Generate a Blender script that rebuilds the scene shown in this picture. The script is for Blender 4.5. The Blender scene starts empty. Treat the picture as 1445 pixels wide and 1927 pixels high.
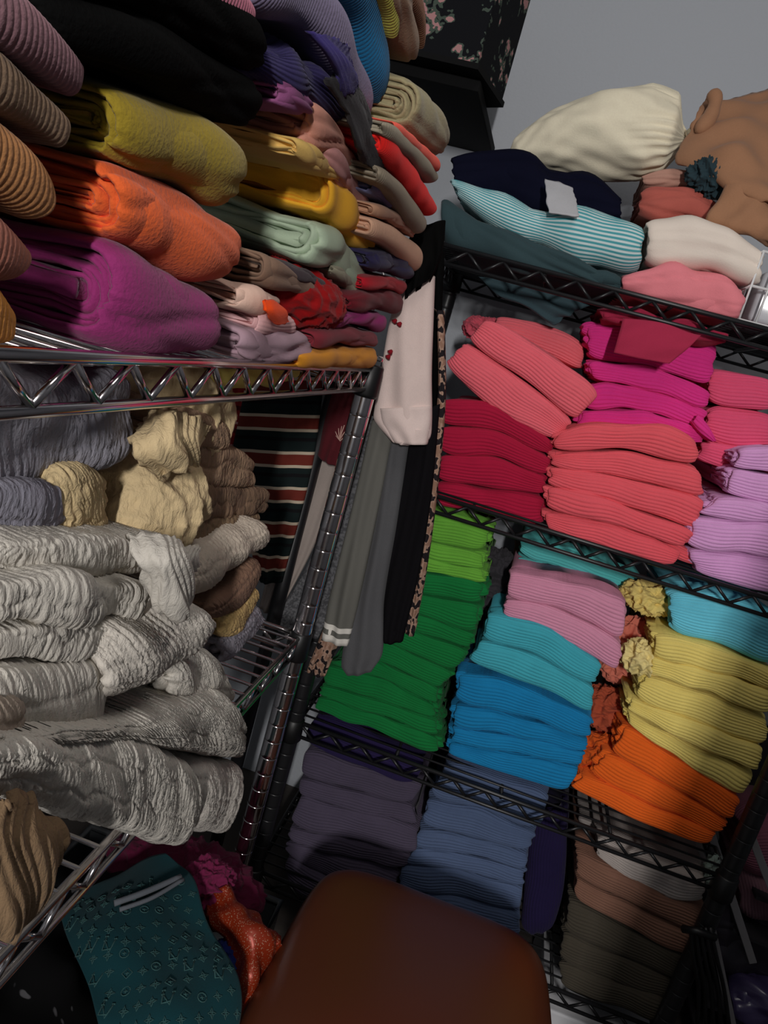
import bpy, math
import numpy as np
from mathutils import Matrix, Vector

# ------------------------------------------------------------------ camera
sc = bpy.context.scene
FPX = 1445.0
CX, CY = 722.5, 963.5
def _n(v): return v / np.linalg.norm(v)
# camera axes (image right, image down, forward) seen from world X (right), Y (depth), Z (up)
_Y = _n(np.array([1022 - CX, 709 - CY, FPX]))
_D = np.array([-1008 - CX, 7111 - CY, FPX]); _D = _n(_D - _D.dot(_Y) * _Y)
_Z = -_D
_X = np.cross(_Y, _Z)
RW = np.array([_X, _Y, _Z])                      # world = RW @ camera ray
camd = bpy.data.cameras.new('camera'); cam = bpy.data.objects.new('camera', camd)
sc.collection.objects.link(cam); sc.camera = cam
camd.sensor_fit = 'VERTICAL'; camd.sensor_height = 36.0; camd.lens = 36.0 * FPX / 1927.0
camd.clip_start = 0.02
M = np.eye(4); M[:3, :3] = RW @ np.diag([1, -1, -1])
cam.matrix_world = Matrix(M.tolist())

def ray(px, py): return RW @ np.array([px - CX, py - CY, FPX])
def aX(px, py, x): d = ray(px, py); return d * (x / d[0])
def aY(px, py, y): d = ray(px, py); return d * (y / d[1])
def aZ(px, py, z): d = ray(px, py); return d * (z / d[2])

# ------------------------------------------------------------------ world, lights, exposure
sc.view_settings.view_transform = 'Standard'
sc.view_settings.look = 'None'
sc.view_settings.gamma = 1.0
sc.view_settings.exposure = 0.0
sc.view_settings.use_curve_mapping = False
wd = bpy.data.worlds.new('world'); sc.world = wd; wd.use_nodes = True
wd.node_tree.nodes['Background'].inputs[0].default_value = (0.85, 0.92, 1.0, 1)
wd.node_tree.nodes['Background'].inputs[1].default_value = 0.15
def area(name, loc, target, sx, sy, power, col):
    l = bpy.data.lights.new(name, 'AREA'); l.shape = 'RECTANGLE'; l.size = sx; l.size_y = sy
    l.energy = power; l.color = col
    o = bpy.data.objects.new(name, l); sc.collection.objects.link(o); o.location = loc
    o.rotation_euler = (Vector(target) - Vector(loc)).to_track_quat('-Z', 'Y').to_euler()
    return o
area('room_lamp', (0.27, -1.6, 0.42), (0.1, 1.1, -0.2), 0.05, 0.26, 33.5, (1.0, 0.97, 0.95))
area('overhead_fill', (0.15, 0.25, 1.02), (0.1, 0.6, -0.4), 0.5, 0.5, 3.2, (1.0, 0.95, 0.9))  # unseen fill light added overhead to brighten the tops of the rolls

# ------------------------------------------------------------------ materials
def lin(c):
    c = np.array(c, float) / 255.0
    return np.where(c <= 0.04045, c / 12.92, ((c + 0.055) / 1.055) ** 2.4)
def alb(c, k):
    a = lin(c) / k
    return np.maximum(a * min(1.0, 0.84 / a.max()), 0.002)
_mats = {}
def new_mat(name):
    m = bpy.data.materials.new(name); m.use_nodes = True
    return m, m.node_tree.nodes, m.node_tree.links, m.node_tree.nodes['Principled BSDF']
def cloth(c, k=0.9, fuzz=700.0, bump=0.25, sheen=0.05, rough=0.92, var=0.12, crinkle=0.0):
    key = ('cloth', tuple(c), k, fuzz, bump, sheen, rough, var, crinkle)
    if key in _mats: return _mats[key]
    m, N, L, P = new_mat('cloth')
    a = alb(c, k)
    tc = N.new('ShaderNodeTexCoord')
    n1 = N.new('ShaderNodeTexNoise'); n1.inputs['Scale'].default_value = 60; n1.inputs['Detail'].default_value = 3
    n2 = N.new('ShaderNodeTexNoise'); n2.inputs['Scale'].default_value = fuzz; n2.inputs['Detail'].default_value = 2
    L.new(tc.outputs['Object'], n1.inputs['Vector']); L.new(tc.outputs['Object'], n2.inputs['Vector'])
    ad = N.new('ShaderNodeMath'); ad.operation = 'ADD'; L.new(n1.outputs['Fac'], ad.inputs[0]); L.new(n2.outputs['Fac'], ad.inputs[1])
    hf = N.new('ShaderNodeMath'); hf.operation = 'MULTIPLY'; hf.inputs[1].default_value = 0.5; L.new(ad.outputs[0], hf.inputs[0])
    cr = N.new('ShaderNodeMix'); cr.data_type = 'RGBA'
    cr.inputs[6].default_value = (*(a * (1 - var)), 1); cr.inputs[7].default_value = (*np.clip(a * (1 + var), 0, .9), 1)
    L.new(hf.outputs[0], cr.inputs[0]); L.new(cr.outputs[2], P.inputs['Base Color'])
    b = N.new('ShaderNodeBump'); b.inputs['Strength'].default_value = bump; b.inputs['Distance'].default_value = 0.0012
    L.new(n2.outputs['Fac'], b.inputs['Height']); L.new(b.outputs['Normal'], P.inputs['Normal'])
    if crinkle:
        mp = N.new('ShaderNodeMapping'); mp.inputs['Scale'].default_value = (260, 260, 70); L.new(tc.outputs['Object'], mp.inputs[0])
        n3 = N.new('ShaderNodeTexNoise'); n3.inputs['Scale'].default_value = 1.0; n3.inputs['Detail'].default_value = 3; n3.inputs['Distortion'].default_value = .6; L.new(mp.outputs[0], n3.inputs['Vector'])
        b2 = N.new('ShaderNodeBump'); b2.inputs['Strength'].default_value = crinkle; b2.inputs['Distance'].default_value = .003
        L.new(n3.outputs['Fac'], b2.inputs['Height']); L.new(b.outputs['Normal'], b2.inputs['Normal']); L.new(b2.outputs['Normal'], P.inputs['Normal'])
    P.inputs['Roughness'].default_value = rough; P.inputs['Specular IOR Level'].default_value = 0.2
    if a.max() < .02: sheen = 0.0; P.inputs['Specular IOR Level'].default_value = 0.04
    P.inputs['Sheen Weight'].default_value = sheen; P.inputs['Sheen Roughness'].default_value = 0.5
    _mats[key] = m
    return m
def plain(name, c, k=1.0, rough=0.5, metal=0.0, spec=0.5, trans=0.0):
    key = (name, tuple(c), k, rough, metal)
    if key in _mats: return _mats[key]
    m, N, L, P = new_mat(name)
    P.inputs['Base Color'].default_value = (*alb(c, k), 1)
    P.inputs['Roughness'].default_value = rough; P.inputs['Metallic'].default_value = metal
    P.inputs['Specular IOR Level'].default_value = spec; P.inputs['Transmission Weight'].default_value = trans
    n = N.new('ShaderNodeTexNoise'); n.inputs['Scale'].default_value = 90
    mr = N.new('ShaderNodeMapRange'); mr.inputs[3].default_value = max(0.02, rough - 0.06); mr.inputs[4].default_value = rough + 0.06
    L.new(n.outputs['Fac'], mr.inputs[0]); L.new(mr.outputs[0], P.inputs['Roughness'])
    _mats[key] = m
    return m
def striped(name, cols, k, uvscale, stops, axis=1, rough=0.9):
    """bands woven into the cloth, repeated along the UV axis"""
    m, N, L, P = new_mat(name)
    uv = N.new('ShaderNodeUVMap'); sp = N.new('ShaderNodeSeparateXYZ'); L.new(uv.outputs[0], sp.inputs[0])
    mu = N.new('ShaderNodeMath'); mu.operation = 'MULTIPLY'; mu.inputs[1].default_value = uvscale; L.new(sp.outputs[axis], mu.inputs[0])
    fr = N.new('ShaderNodeMath'); fr.operation = 'FRACT'; L.new(mu.outputs[0], fr.inputs[0])
    cr = N.new('ShaderNodeValToRGB'); cr.color_ramp.interpolation = 'CONSTANT'
    e = cr.color_ramp.elements
    while len(e) < len(cols): e.new(0.5)
    for i, (s, c) in enumerate(zip(stops, cols)): e[i].position = s; e[i].color = (*alb(c, k), 1)
    L.new(fr.outputs[0], cr.inputs[0]); L.new(cr.outputs[0], P.inputs['Base Color'])
    P.inputs['Roughness'].default_value = rough; P.inputs['Specular IOR Level'].default_value = 0.2
    n2 = N.new('ShaderNodeTexNoise'); n2.inputs['Scale'].default_value = 700
    b = N.new('ShaderNodeBump'); b.inputs['Strength'].default_value = 0.3; b.inputs['Distance'].default_value = 0.001
    L.new(n2.outputs['Fac'], b.inputs['Height']); L.new(b.outputs['Normal'], P.inputs['Normal'])
    return m
def blotchy(name, base, spot, k, scale, lo=0.5, hi=0.56, third=None):
    m, N, L, P = new_mat(name)
    tc = N.new('ShaderNodeTexCoord'); v = N.new('ShaderNodeTexNoise'); v.inputs['Scale'].default_value = scale; v.inputs['Detail'].default_value = 1.5
    L.new(tc.outputs['Object'], v.inputs['Vector'])
    cr = N.new('ShaderNodeValToRGB'); e = cr.color_ramp.elements
    e[0].position = lo; e[0].color = (*alb(spot, k), 1); e[1].position = hi; e[1].color = (*alb(base, k), 1)
    if third: q = e.new(min(.99, hi + .12)); q.color = (*alb(third, k), 1)
    L.new(v.outputs['Fac'], cr.inputs[0]); L.new(cr.outputs[0], P.inputs['Base Color'])
    P.inputs['Roughness'].default_value = 0.9; P.inputs['Specular IOR Level'].default_value = 0.2
    return m

# ------------------------------------------------------------------ mesh helpers
class MB:
    def __init__(s): s.v = []; s.f = []; s.uv = []; s.n = 0; s.has_uv = False
    def add(s, V, F, UV=None):
        V = np.asarray(V, float); s.v.append(V)
        for f in F: s.f.append([int(i) + s.n for i in f])
        s.uv.append(np.zeros((len(V), 2)) if UV is None else np.asarray(UV, float)); s.has_uv |= UV is not None
        s.n += len(V)
    def tube(s, pts, r, seg=8, caps=True):
        pts = [np.asarray(p, float) for p in pts]; n = len(pts); V = []; F = []
        prev = None
        for i, p in enumerate(pts):
            t = pts[min(i + 1, n - 1)] - pts[max(i - 1, 0)]; t = _n(t)
            if prev is None:
                a = np.array([0, 0, 1.0]) if abs(t[2]) < 0.9 else np.array([1.0, 0, 0])
                u = _n(np.cross(t, a))
            else: u = _n(prev - prev.dot(t) * t)
            prev = u; w = np.cross(t, u)
            rr = r[i] if hasattr(r, '__len__') else r
            for k in range(seg):
                a = 2 * math.pi * k / seg; V.append(p + rr * (math.cos(a) * u + math.sin(a) * w))
        for i in range(n - 1):
            for k in range(seg):
                k2 = (k + 1) % seg; F.append((i * seg + k, i * seg + k2, (i + 1) * seg + k2, (i + 1) * seg + k))
        if caps: F.append(tuple(range(seg - 1, -1, -1))); F.append(tuple((n - 1) * seg + k for k in range(seg)))
        s.add(V, F)
    def box(s, c, d, R=None):
        c = np.asarray(c, float); d = np.asarray(d, float) / 2
        V = np.array([[x, y, z] for x in (-1, 1) for y in (-1, 1) for z in (-1, 1)], float) * d
        if R is not None: V = V @ np.asarray(R).T
        s.add(V + c, [(0, 1, 3, 2), (4, 6, 7, 5), (0, 4, 5, 1), (2, 3, 7, 6), (0, 2, 6, 4), (1, 5, 7, 3)])
    def grid(s, P, closed_u=False, UV=None):
        """P: rows x cols x 3"""
        R, C = P.shape[:2]
        i = np.arange(R - 1)[:, None]; j = np.arange(C if closed_u else C - 1)[None, :]
        j2 = (j + 1) % C
        F = np.stack([i * C + j, i * C + j2, (i + 1) * C + j2, (i + 1) * C + j], -1).reshape(-1, 4)
        s.add(P.reshape(-1, 3), F, None if UV is None else UV.reshape(-1, 2))
    def build(s, name, mat, parent=None, smooth=True, origin=True, bevel=0):
        V = np.concatenate(s.v)
        o0 = np.zeros(3)
        if origin:
            lo, hi = V.min(0), V.max(0); o0 = np.array([(lo[0] + hi[0]) / 2, (lo[1] + hi[1]) / 2, lo[2]])
            if parent is not None: o0 = np.array(parent.matrix_world.translation) if False else np.array(parent.get('_o', (0, 0, 0)))
        me = bpy.data.meshes.new(name); me.from_pydata((V - o0).tolist(), [], s.f)
        if s.has_uv:
            UV = np.concatenate(s.uv); ul = me.uv_layers.new(name='UVMap')
            idx = np.empty(len(me.loops), int); me.loops.foreach_get('vertex_index', idx)
            ul.data.foreach_set('uv', UV[idx].ravel())
        if smooth: me.polygons.foreach_set('use_smooth', [True] * len(me.polygons))
        for m in (mat if isinstance(mat, (list, tuple)) else [mat]): me.materials.append(m)
        me.update()
        o = bpy.data.objects.new(name, me); sc.collection.objects.link(o)
        if parent is not None: o.parent = parent
        else: o.location = o0
        o_world[o.name] = o0 if parent is None else np.array(o_world[parent.name])
        if bevel:
            b = o.modifiers.new('bevel', 'BEVEL'); b.width = bevel; b.segments = 3; b.limit_method = 'ANGLE'
        return o
o_world = {}
def part(mb, name, mat, parent, **kw):
    """a part: mesh kept in the frame of its thing"""
    o0 = o_world[parent.name]
    mb.v = [v - o0 for v in mb.v]
    o = mb.build(name, mat, None, origin=False, **kw)
    o.parent = parent; o_world[o.name] = o0
    return o
def tag(o, label=None, cat=None, group=None, kind=None):
    if label: o['label'] = label
    if cat: o['category'] = cat
    if group: o['group'] = group
    if kind: o['kind'] = kind
    return o
def empty(name, loc, label=None, cat=None, group=None):
    o = bpy.data.objects.new(name, None); sc.collection.objects.link(o); o.location = loc
    o.empty_display_size = 0.05
    o_world[o.name] = np.array(loc, float)
    return tag(o, label, cat, group)

def spline(P, n=None, s=None):
    P = np.asarray(P, float)
    if s is None: s = np.linspace(0, 1, n)
    if len(P) == 2: return P[0] + (P[1] - P[0]) * np.asarray(s)[:, None]
    c = np.r_[0, np.cumsum(np.linalg.norm(np.diff(P, axis=0), axis=1))]; c = c / c[-1]
    m = np.zeros_like(P)
    m[1:-1] = (P[2:] - P[:-2]) / (c[2:] - c[:-2])[:, None]
    m[0] = (P[1] - P[0]) / (c[1] - c[0]); m[-1] = (P[-1] - P[-2]) / (c[-1] - c[-2])
    i = np.clip(np.searchsorted(c, s, 'right') - 1, 0, len(P) - 2)
    h = (c[i + 1] - c[i])[:, None]; t = ((np.asarray(s) - c[i])[:, None]) / h
    return ((2*t**3 - 3*t**2 + 1) * P[i] + (t**3 - 2*t**2 + t) * h * m[i] + (-2*t**3 + 3*t**2) * P[i + 1] + (t**3 - t**2) * h * m[i + 1])

_seed = [7]
def rng(): _seed[0] += 1; return np.random.RandomState(_seed[0])
def wav(r, u, v, lo, hi, n=5):
    """smooth lumpy noise: sum of random plane waves, wavelengths lo..hi (metres)"""
    o = 0
    for _ in range(n):
        w = 2 * math.pi / r.uniform(lo, hi); a = r.uniform(0, math.pi)
        o = o + np.sin(w * (math.cos(a) * u + math.sin(a) * v) + r.uniform(0, 6.28))
    return o / math.sqrt(n)

OUTY = np.array([0, -1.0, 0]); OUTX = np.array([1.0, 0, 0])
def fold(name, T, B, out, d, mat, rib=None, pitch=0.0050, amp=0.0019, th=0.006, layers=3, bulge=0.9,
         lump=0.0022, ruffle=0.0018, ex=0.75, endr=0.009, gap=0.0006, uvl=False, crink=0.0, rwl=None, shrink=.26):
    """a folded cloth: nested U-shaped layers, round fold to the front, layered ends; T and B are its upper and lower front edges"""
    r = rng(); mb = MB()
    T = np.array(T, float); B = np.array(B, float)
    L = (np.linalg.norm(np.diff(T, axis=0), axis=1).sum() + np.linalg.norm(np.diff(B, axis=0), axis=1).sum()) / 2
    s_in = np.linspace(0, 1, 9); Hm = np.linalg.norm(spline(T, s=s_in) - spline(B, s=s_in), axis=1).mean()
    th = min(th, Hm / (2 * layers + 0.6))
    for k in range(layers):
        last = k == layers - 1
        main = k == 0
        # rows
        if main and rib == 'around': ns = int(min(420, max(20, L / pitch * 6)))
        elif main and rib == 'crinkle': ns = int(min(260, max(40, L / 0.0016)))
        else: ns = 26 if main else 10
        e = 0.004 / L
        ss = np.unique(np.r_[0, e, 2.2 * e, 4 * e, 7 * e, np.linspace(0, 1, ns), 1 - 7 * e, 1 - 4 * e, 1 - 2.2 * e, 1 - e, 1])
        ss = ss[(ss >= 0) & (ss <= 1)]
        a0, a1 = ((0, 0) if main else (r.uniform(-0.002, 0.004) + 0.001, r.uniform(-0.002, 0.004) + 0.001))
        off = np.zeros(len(ss)); al = a0 * (1 - ss) - a1 * ss
        if not last:
            ss = np.r_[0, 0, 0, ss, 1, 1, 1]
            off = np.r_[th * .82, th * .8, th * .4, off, th * .4, th * .8, th * .82]
            al = np.r_[a0 + 0.02, a0 + .0005, a0 - th * .22, al, -a1 + th * .22, -a1 - .0005, -a1 - 0.02]
        off = off[:, None]; al = al[:, None]
        t_, b_ = spline(T, s=ss), spline(B, s=ss)
        mid = (t_ + b_) / 2; V = t_ - b_; H0 = np.linalg.norm(V, axis=1, keepdims=True); V = V / H0
        tang = np.gradient(mid, axis=0); tang = _n((mid[-1] - mid[0]))[None, :]
        dist = np.minimum(ss, 1 - ss)[:, None] * L
        sign = np.where(ss < .5, 1.0, -1.0)[:, None]
        shr = np.exp(-dist / endr)
        H = (H0 - 2 * gap - 2 * k * th) * (1 - shrink * shr)
        rr = np.minimum(bulge * H / 2, d * .45)
        # profile samples
        if main and rib == 'along':
            na = int(min(170, max(20, (Hm * 1.5) / pitch * 6))); nf = int(0.05 / pitch * 5)
            tf = np.r_[0, .4, np.linspace(1 - min(.6, .05 / d), 1, nf)[:-1]]
        elif main: na = 44 if rib == 'crinkle' else 24; tf = np.linspace(0, 1, 9)[:-1]
        else: na = 14; tf = np.array([0, .35, .7, .9])
        ad_ = np.linspace(math.pi / 2, -math.pi / 2, 4001); r0_ = min(bulge * Hm / 2, d * .45)
        cl_ = np.r_[0, np.cumsum(np.hypot(np.diff(r0_ * np.abs(np.cos(ad_)) ** ex), np.diff(Hm / 2 * np.sign(np.sin(ad_)) * np.abs(np.sin(ad_)) ** ex)))]
        ang = np.interp(np.linspace(0, cl_[-1], na), cl_, ad_)
        ca = np.abs(np.cos(ang)) ** ex; sa = np.sign(np.sin(ang)) * np.abs(np.sin(ang)) ** ex
        nt = len(tf)
        p = np.concatenate([(-d) + (d - rr) * tf[None, :], -rr + rr * ca[None, :], ((-d) + (d - rr) * tf[None, :])[:, ::-1]], 1)
        q = np.concatenate([np.ones((len(ss), nt)) * H / 2, sa[None, :] * H / 2, -np.ones((len(ss), nt)) * H / 2], 1)
        nP = np.r_[np.zeros(nt), np.cos(ang), np.zeros(nt)][None, :]; nQ = np.r_[np.ones(nt), np.sin(ang), -np.ones(nt)][None, :]
        im = len(ss) // 2
        v = np.r_[0, np.cumsum(np.hypot(np.diff(p[im]), np.diff(q[im])))]; v = (v - v[len(v) // 2])[None, :]
        u = (ss[:, None] * L)
        if main:
            rs = r
            dl = lump * wav(rs, u, v, .05, .16)
            dsp = dl.copy()
            if rib == 'along':
                vv = v + 0.0015 * np.sin(u * 2 * math.pi / .09 + r.uniform(0, 6)) 
                dsp = dsp + amp * (np.abs(np.sin(math.pi * vv / pitch)) ** .7 - .6)
            elif rib == 'around':
                uu = u + 0.0012 * np.sin(v * 2 * math.pi / .05 + r.uniform(0, 6))
                dsp = dsp + amp * (np.abs(np.sin(math.pi * uu / pitch)) ** .7 - .6)
            elif rib == 'crinkle':
                uu = u + 0.0022 * wav(r, u, v, .03, .08, 4)
                mod = 0.55 + 0.45 * wav(r, u, v, .02, .06, 4)
                band = np.abs(np.sin(math.pi * (v + .0035 * wav(r, u, v * 0, .02, .06, 3)) / .028 + r.uniform(0, 3)))
                pin = np.exp(-(band / .22) ** 2)
                dsp = dsp + amp * mod * (np.abs(np.sin(math.pi * uu / pitch)) ** .8) - .9 * amp * pin \
                    + .5 * amp * np.sin(u * 2 * math.pi / (pitch * .42) + 4 * wav(r, u, v, .02, .05, 3)) \
                    + crink * wav(r, u, v, .02, .06, 6)
            else:
                # soft creases
                for _ in range(3):
                    c0 = r.uniform(-.5, .5) * Hm; sl = r.uniform(-.25, .25); w = r.uniform(.002, .004)
                    dsp = dsp - lump * .9 * np.exp(-((v - c0 - sl * (u - L / 2)) / w) ** 2)
            keep = dsp
        else:
            dsp = lump * (.5 if rib else .9) * wav(r, u, v, .03, .1)
        nz = (off == 0)
        dd = np.where(nz, dsp, 0.0) - off
        if not last:  # end rows follow the displaced edge
            dd[:3] = dsp[3] - off[:3]; dd[-3:] = dsp[-4] - off[-3:]
        rag = ruffle * wav(r, v, v * 0, *(rwl or (.014, .06)), 4)
        alr = al + sign * rag * np.exp(-dist / .012)
        front = -k * th - 0.005 * shr
        P = mid[:, None, :] + (p + front + dd * nP)[..., None] * out + (q + dd * nQ)[..., None] * V[:, None, :] + alr[..., None] * tang[:, None, :]
        N = P.shape[1]; R = P.shape[0]
        UV = np.stack([np.broadcast_to(u, P.shape[:2]), np.broadcast_to(v, P.shape[:2])], -1)
        base = mb.n
        mb.grid(P, UV=UV)
        F = []
        if main: F += [(i * N, (i + 1) * N, (i + 1) * N + N - 1, i * N + N - 1) for i in range(R - 1)]
        if last:
            for row in (0, R - 1):
                for j in range(N // 2 - 1):
                    f = [row * N + j, row * N + j + 1, row * N + N - 2 - j, row * N + N - 1 - j]
                    F.append(f if row == 0 else f[::-1])
        for f in F: mb.f.append([i + base for i in f])
    return mb.build(name, mat)

def sheet(name, G, mat, th=0.0025, res=(26, 26), lump=0.002, wl=(.03, .1), rib=None, pitch=.005, amp=.001, edge=0.0, build=True, ewl=(.01, .03)):
    """a cloth panel with thickness, through a grid of control points"""
    r = rng(); G = np.asarray(G, float)
    A = np.stack([spline(row, res[1]) for row in G])                       # rows x res
    S = np.stack([spline(A[:, j], res[0]) for j in range(res[1])], 1)
    du = np.gradient(S, axis=1); dv = np.gradient(S, axis=0)
    n = np.cross(du, dv); n /= np.linalg.norm(n, axis=2, keepdims=True) + 1e-9
    W = np.cumsum(np.linalg.norm(du, axis=2), 1); Hh = np.cumsum(np.linalg.norm(dv, axis=2), 0)
    dsp = lump * wav(r, W, Hh, *wl)
    if rib == 'u': dsp = dsp + amp * np.sin(W * 2 * math.pi / pitch + 2 * wav(r, W, Hh, .03, .08, 3))
    if rib == 'v': dsp = dsp + amp * np.sin(Hh * 2 * math.pi / pitch + 2 * wav(r, W, Hh, .03, .08, 3))
    S = S + dsp[..., None] * n
    if edge:
        un = du / (np.linalg.norm(du, axis=2, keepdims=True) + 1e-9); vn = dv / (np.linalg.norm(dv, axis=2, keepdims=True) + 1e-9)
        S[:, 0] += edge * wav(r, Hh[:, 0], 0 * Hh[:, 0], *ewl)[:, None] * un[:, 0]; S[:, -1] += edge * wav(r, Hh[:, 0], 0 * Hh[:, 0], *ewl)[:, None] * un[:, -1]
        S[-1] += edge * wav(r, W[-1], 0 * W[-1], *ewl)[:, None] * vn[-1]; S[0] += edge * wav(r, W[0], 0 * W[0], *ewl)[:, None] * vn[0]
    f, b = S + n * th / 2, S - n * th / 2
    R, C = S.shape[:2]
    mb = MB()
    UV = np.stack([W, Hh], -1)
    mb.grid(f, UV=UV); mb.grid(b[:, ::-1], UV=UV[:, ::-1])
    nn = R * C; F = []
    bi = lambda i, j: nn + i * C + (C - 1 - j)
    for i in range(R - 1):
        F.append((i * C, (i + 1) * C, bi(i + 1, 0), bi(i, 0))); F.append((i * C + C - 1, bi(i, C - 1), bi(i + 1, C - 1), (i + 1) * C + C - 1))
    for j in range(C - 1):
        F.append((j, bi(0, j), bi(0, j + 1), j + 1)); F.append(((R - 1) * C + j, (R - 1) * C + j + 1, bi(R - 1, j + 1), bi(R - 1, j)))
    mb.f += [list(x) for x in F]
    if not build: return mb, S, n
    return mb.build(name, mat)

def crumple(name, c, rad, mat, amp=.01, wl=(.02, .07), n=(110, 150), flat=1.0, ridge=True, axis=None):
    """a scrunched cloth: a lumpy closed body with sharp gathered ridges"""
    r = rng()
    th = np.linspace(0.02, math.pi - 0.02, n[0])[:, None]; ph = np.linspace(0, 2 * math.pi, n[1], endpoint=False)[None, :]
    D = np.stack([np.sin(th) * np.cos(ph), np.sin(th) * np.sin(ph), np.cos(th) + 0 * ph], -1)
    P = D * np.array(rad)
    o = 0; a = 1.0
    for oc in range(4):
        s_ = 0
        for _ in range(5):
            w = 2 * math.pi / r.uniform(*wl) * (1.9 ** oc); k = _n(r.normal(size=3))
            s_ = s_ + np.sin(P @ k * w + r.uniform(0, 6.28) + 1.2 * np.sin(P @ _n(r.normal(size=3)) * w * .5))
        s_ = s_ / 2.2
        o = o + a * ((0.8 - np.abs(s_) * 1.2) if ridge else s_); a *= .42
    P = P + D * (amp * o)[..., None]
    mb = MB(); mb.grid(P + np.array(c), closed_u=True)
    N = n[1]; mb.f.append(list(range(N))[::-1]); mb.f.append([(n[0] - 1) * N + j for j in range(N)])
    return mb.build(name, mat)

def garment(name, Lp, Rp, y, mat, th=.02, waves=3, wamp=.006, nv=60, nu=24, parent=None, taper=True):
    """a hanging garment: a soft closed tube of cloth between its left and right outlines"""
    r = rng()
    A = spline([aY(*p, y) for p in Lp], nv); B = spline([aY(*p, y) for p in Rp], nv)
    a = np.linspace(0, 2 * math.pi, nu * 2, endpoint=False)[None, :]
    t = (1 - np.cos(a)) / 2; sg = np.sign(np.sin(a)) * np.abs(np.sin(a)) ** .6
    v = np.linspace(0, 1, nv)[:, None]
    ph = r.uniform(0, 6.28)
    base = A[:, None, :] * (1 - t[..., None]) + B[:, None, :] * t[..., None]
    yy = -sg * th / 2 + wamp * (.6 * np.sin(t * waves * .5 * 2 * math.pi + ph + 1.6 * np.sin(v * 3 + ph)) + .35 * np.sin(t * waves * 1.13 * 2 * math.pi + 2 * ph + 2.2 * np.sin(v * 2.2 + ph)) + .3 * np.sin(v * 9 + 5 * t + ph)) * (.35 + .65 * v)
    base[..., 1] += yy
    Ln = np.linalg.norm(np.diff(A, axis=0), axis=1).sum()
    UV = np.stack([np.broadcast_to(t, base.shape[:2]), np.broadcast_to(v * Ln, base.shape[:2])], -1)
    # hem turned inward
    cen = base[-1].mean(0)
    hem = cen + (base[-1] - cen) * .93; hem2 = hem + np.array([0, 0, .02])
    P = np.concatenate([base, hem[None], hem2[None]]); UV = np.concatenate([UV, UV[-1:], UV[-1:]])
    mb = MB(); mb.grid(P, closed_u=True, UV=UV)
    mb.f.append(list(range(nu * 2))[::-1]); n0 = (nv + 1) * nu * 2; mb.f.append([n0 + j for j in range(nu * 2)])
    return mb.build(name, mat) if parent is None else part(mb, name, mat, parent)

# ------------------------------------------------------------------ the room
def wall_mat(name, c, k=1.0):
    m, N, L, P = new_mat(name)
    tc = N.new('ShaderNodeTexCoord'); n = N.new('ShaderNodeTexNoise'); n.inputs['Scale'].default_value = 160; n.inputs['Detail'].default_value = 3
    L.new(tc.outputs['Object'], n.inputs['Vector'])
    b = N.new('ShaderNodeBump'); b.inputs['Strength'].default_value = .35; b.inputs['Distance'].default_value = .002
    L.new(n.outputs['Fac'], b.inputs['Height']); L.new(b.outputs['Normal'], P.inputs['Normal'])
    P.inputs['Base Color'].default_value = (*alb(c, k), 1); P.inputs['Roughness'].default_value = .85
    return m
def slab(name, lo, hi, mat):
    mb = MB(); lo = np.array(lo, float); hi = np.array(hi, float); mb.box((lo + hi) / 2, hi - lo)
    o = mb.build(name, mat, smooth=False); o['kind'] = 'structure'; return o
FLOOR = -1.04
WM = wall_mat('wall_paint', (172, 176, 182))
slab('floor', (-1.0, -2.4, FLOOR - .05), (1.4, 1.6, FLOOR), wall_mat('floor_vinyl', (70, 64, 60)))
slab('wall_back', (-1.0, 1.56, FLOOR), (1.4, 1.62, 1.3), WM)
slab('wall_left', (-.72, -.36, FLOOR), (-.66, 1.56, 1.3), WM)
slab('wall_right', (1.0, -.36, FLOOR), (1.06, 1.56, 1.3), WM)
slab('unseen_shadow_wall', (.315, -.40, FLOOR), (1.06, -.36, 1.3), WM)  # unseen wall added behind the camera; its edge shades the rack's right end
slab('ceiling', (-1.0, -.40, 1.3), (1.4, 1.62, 1.36), WM)

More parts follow.
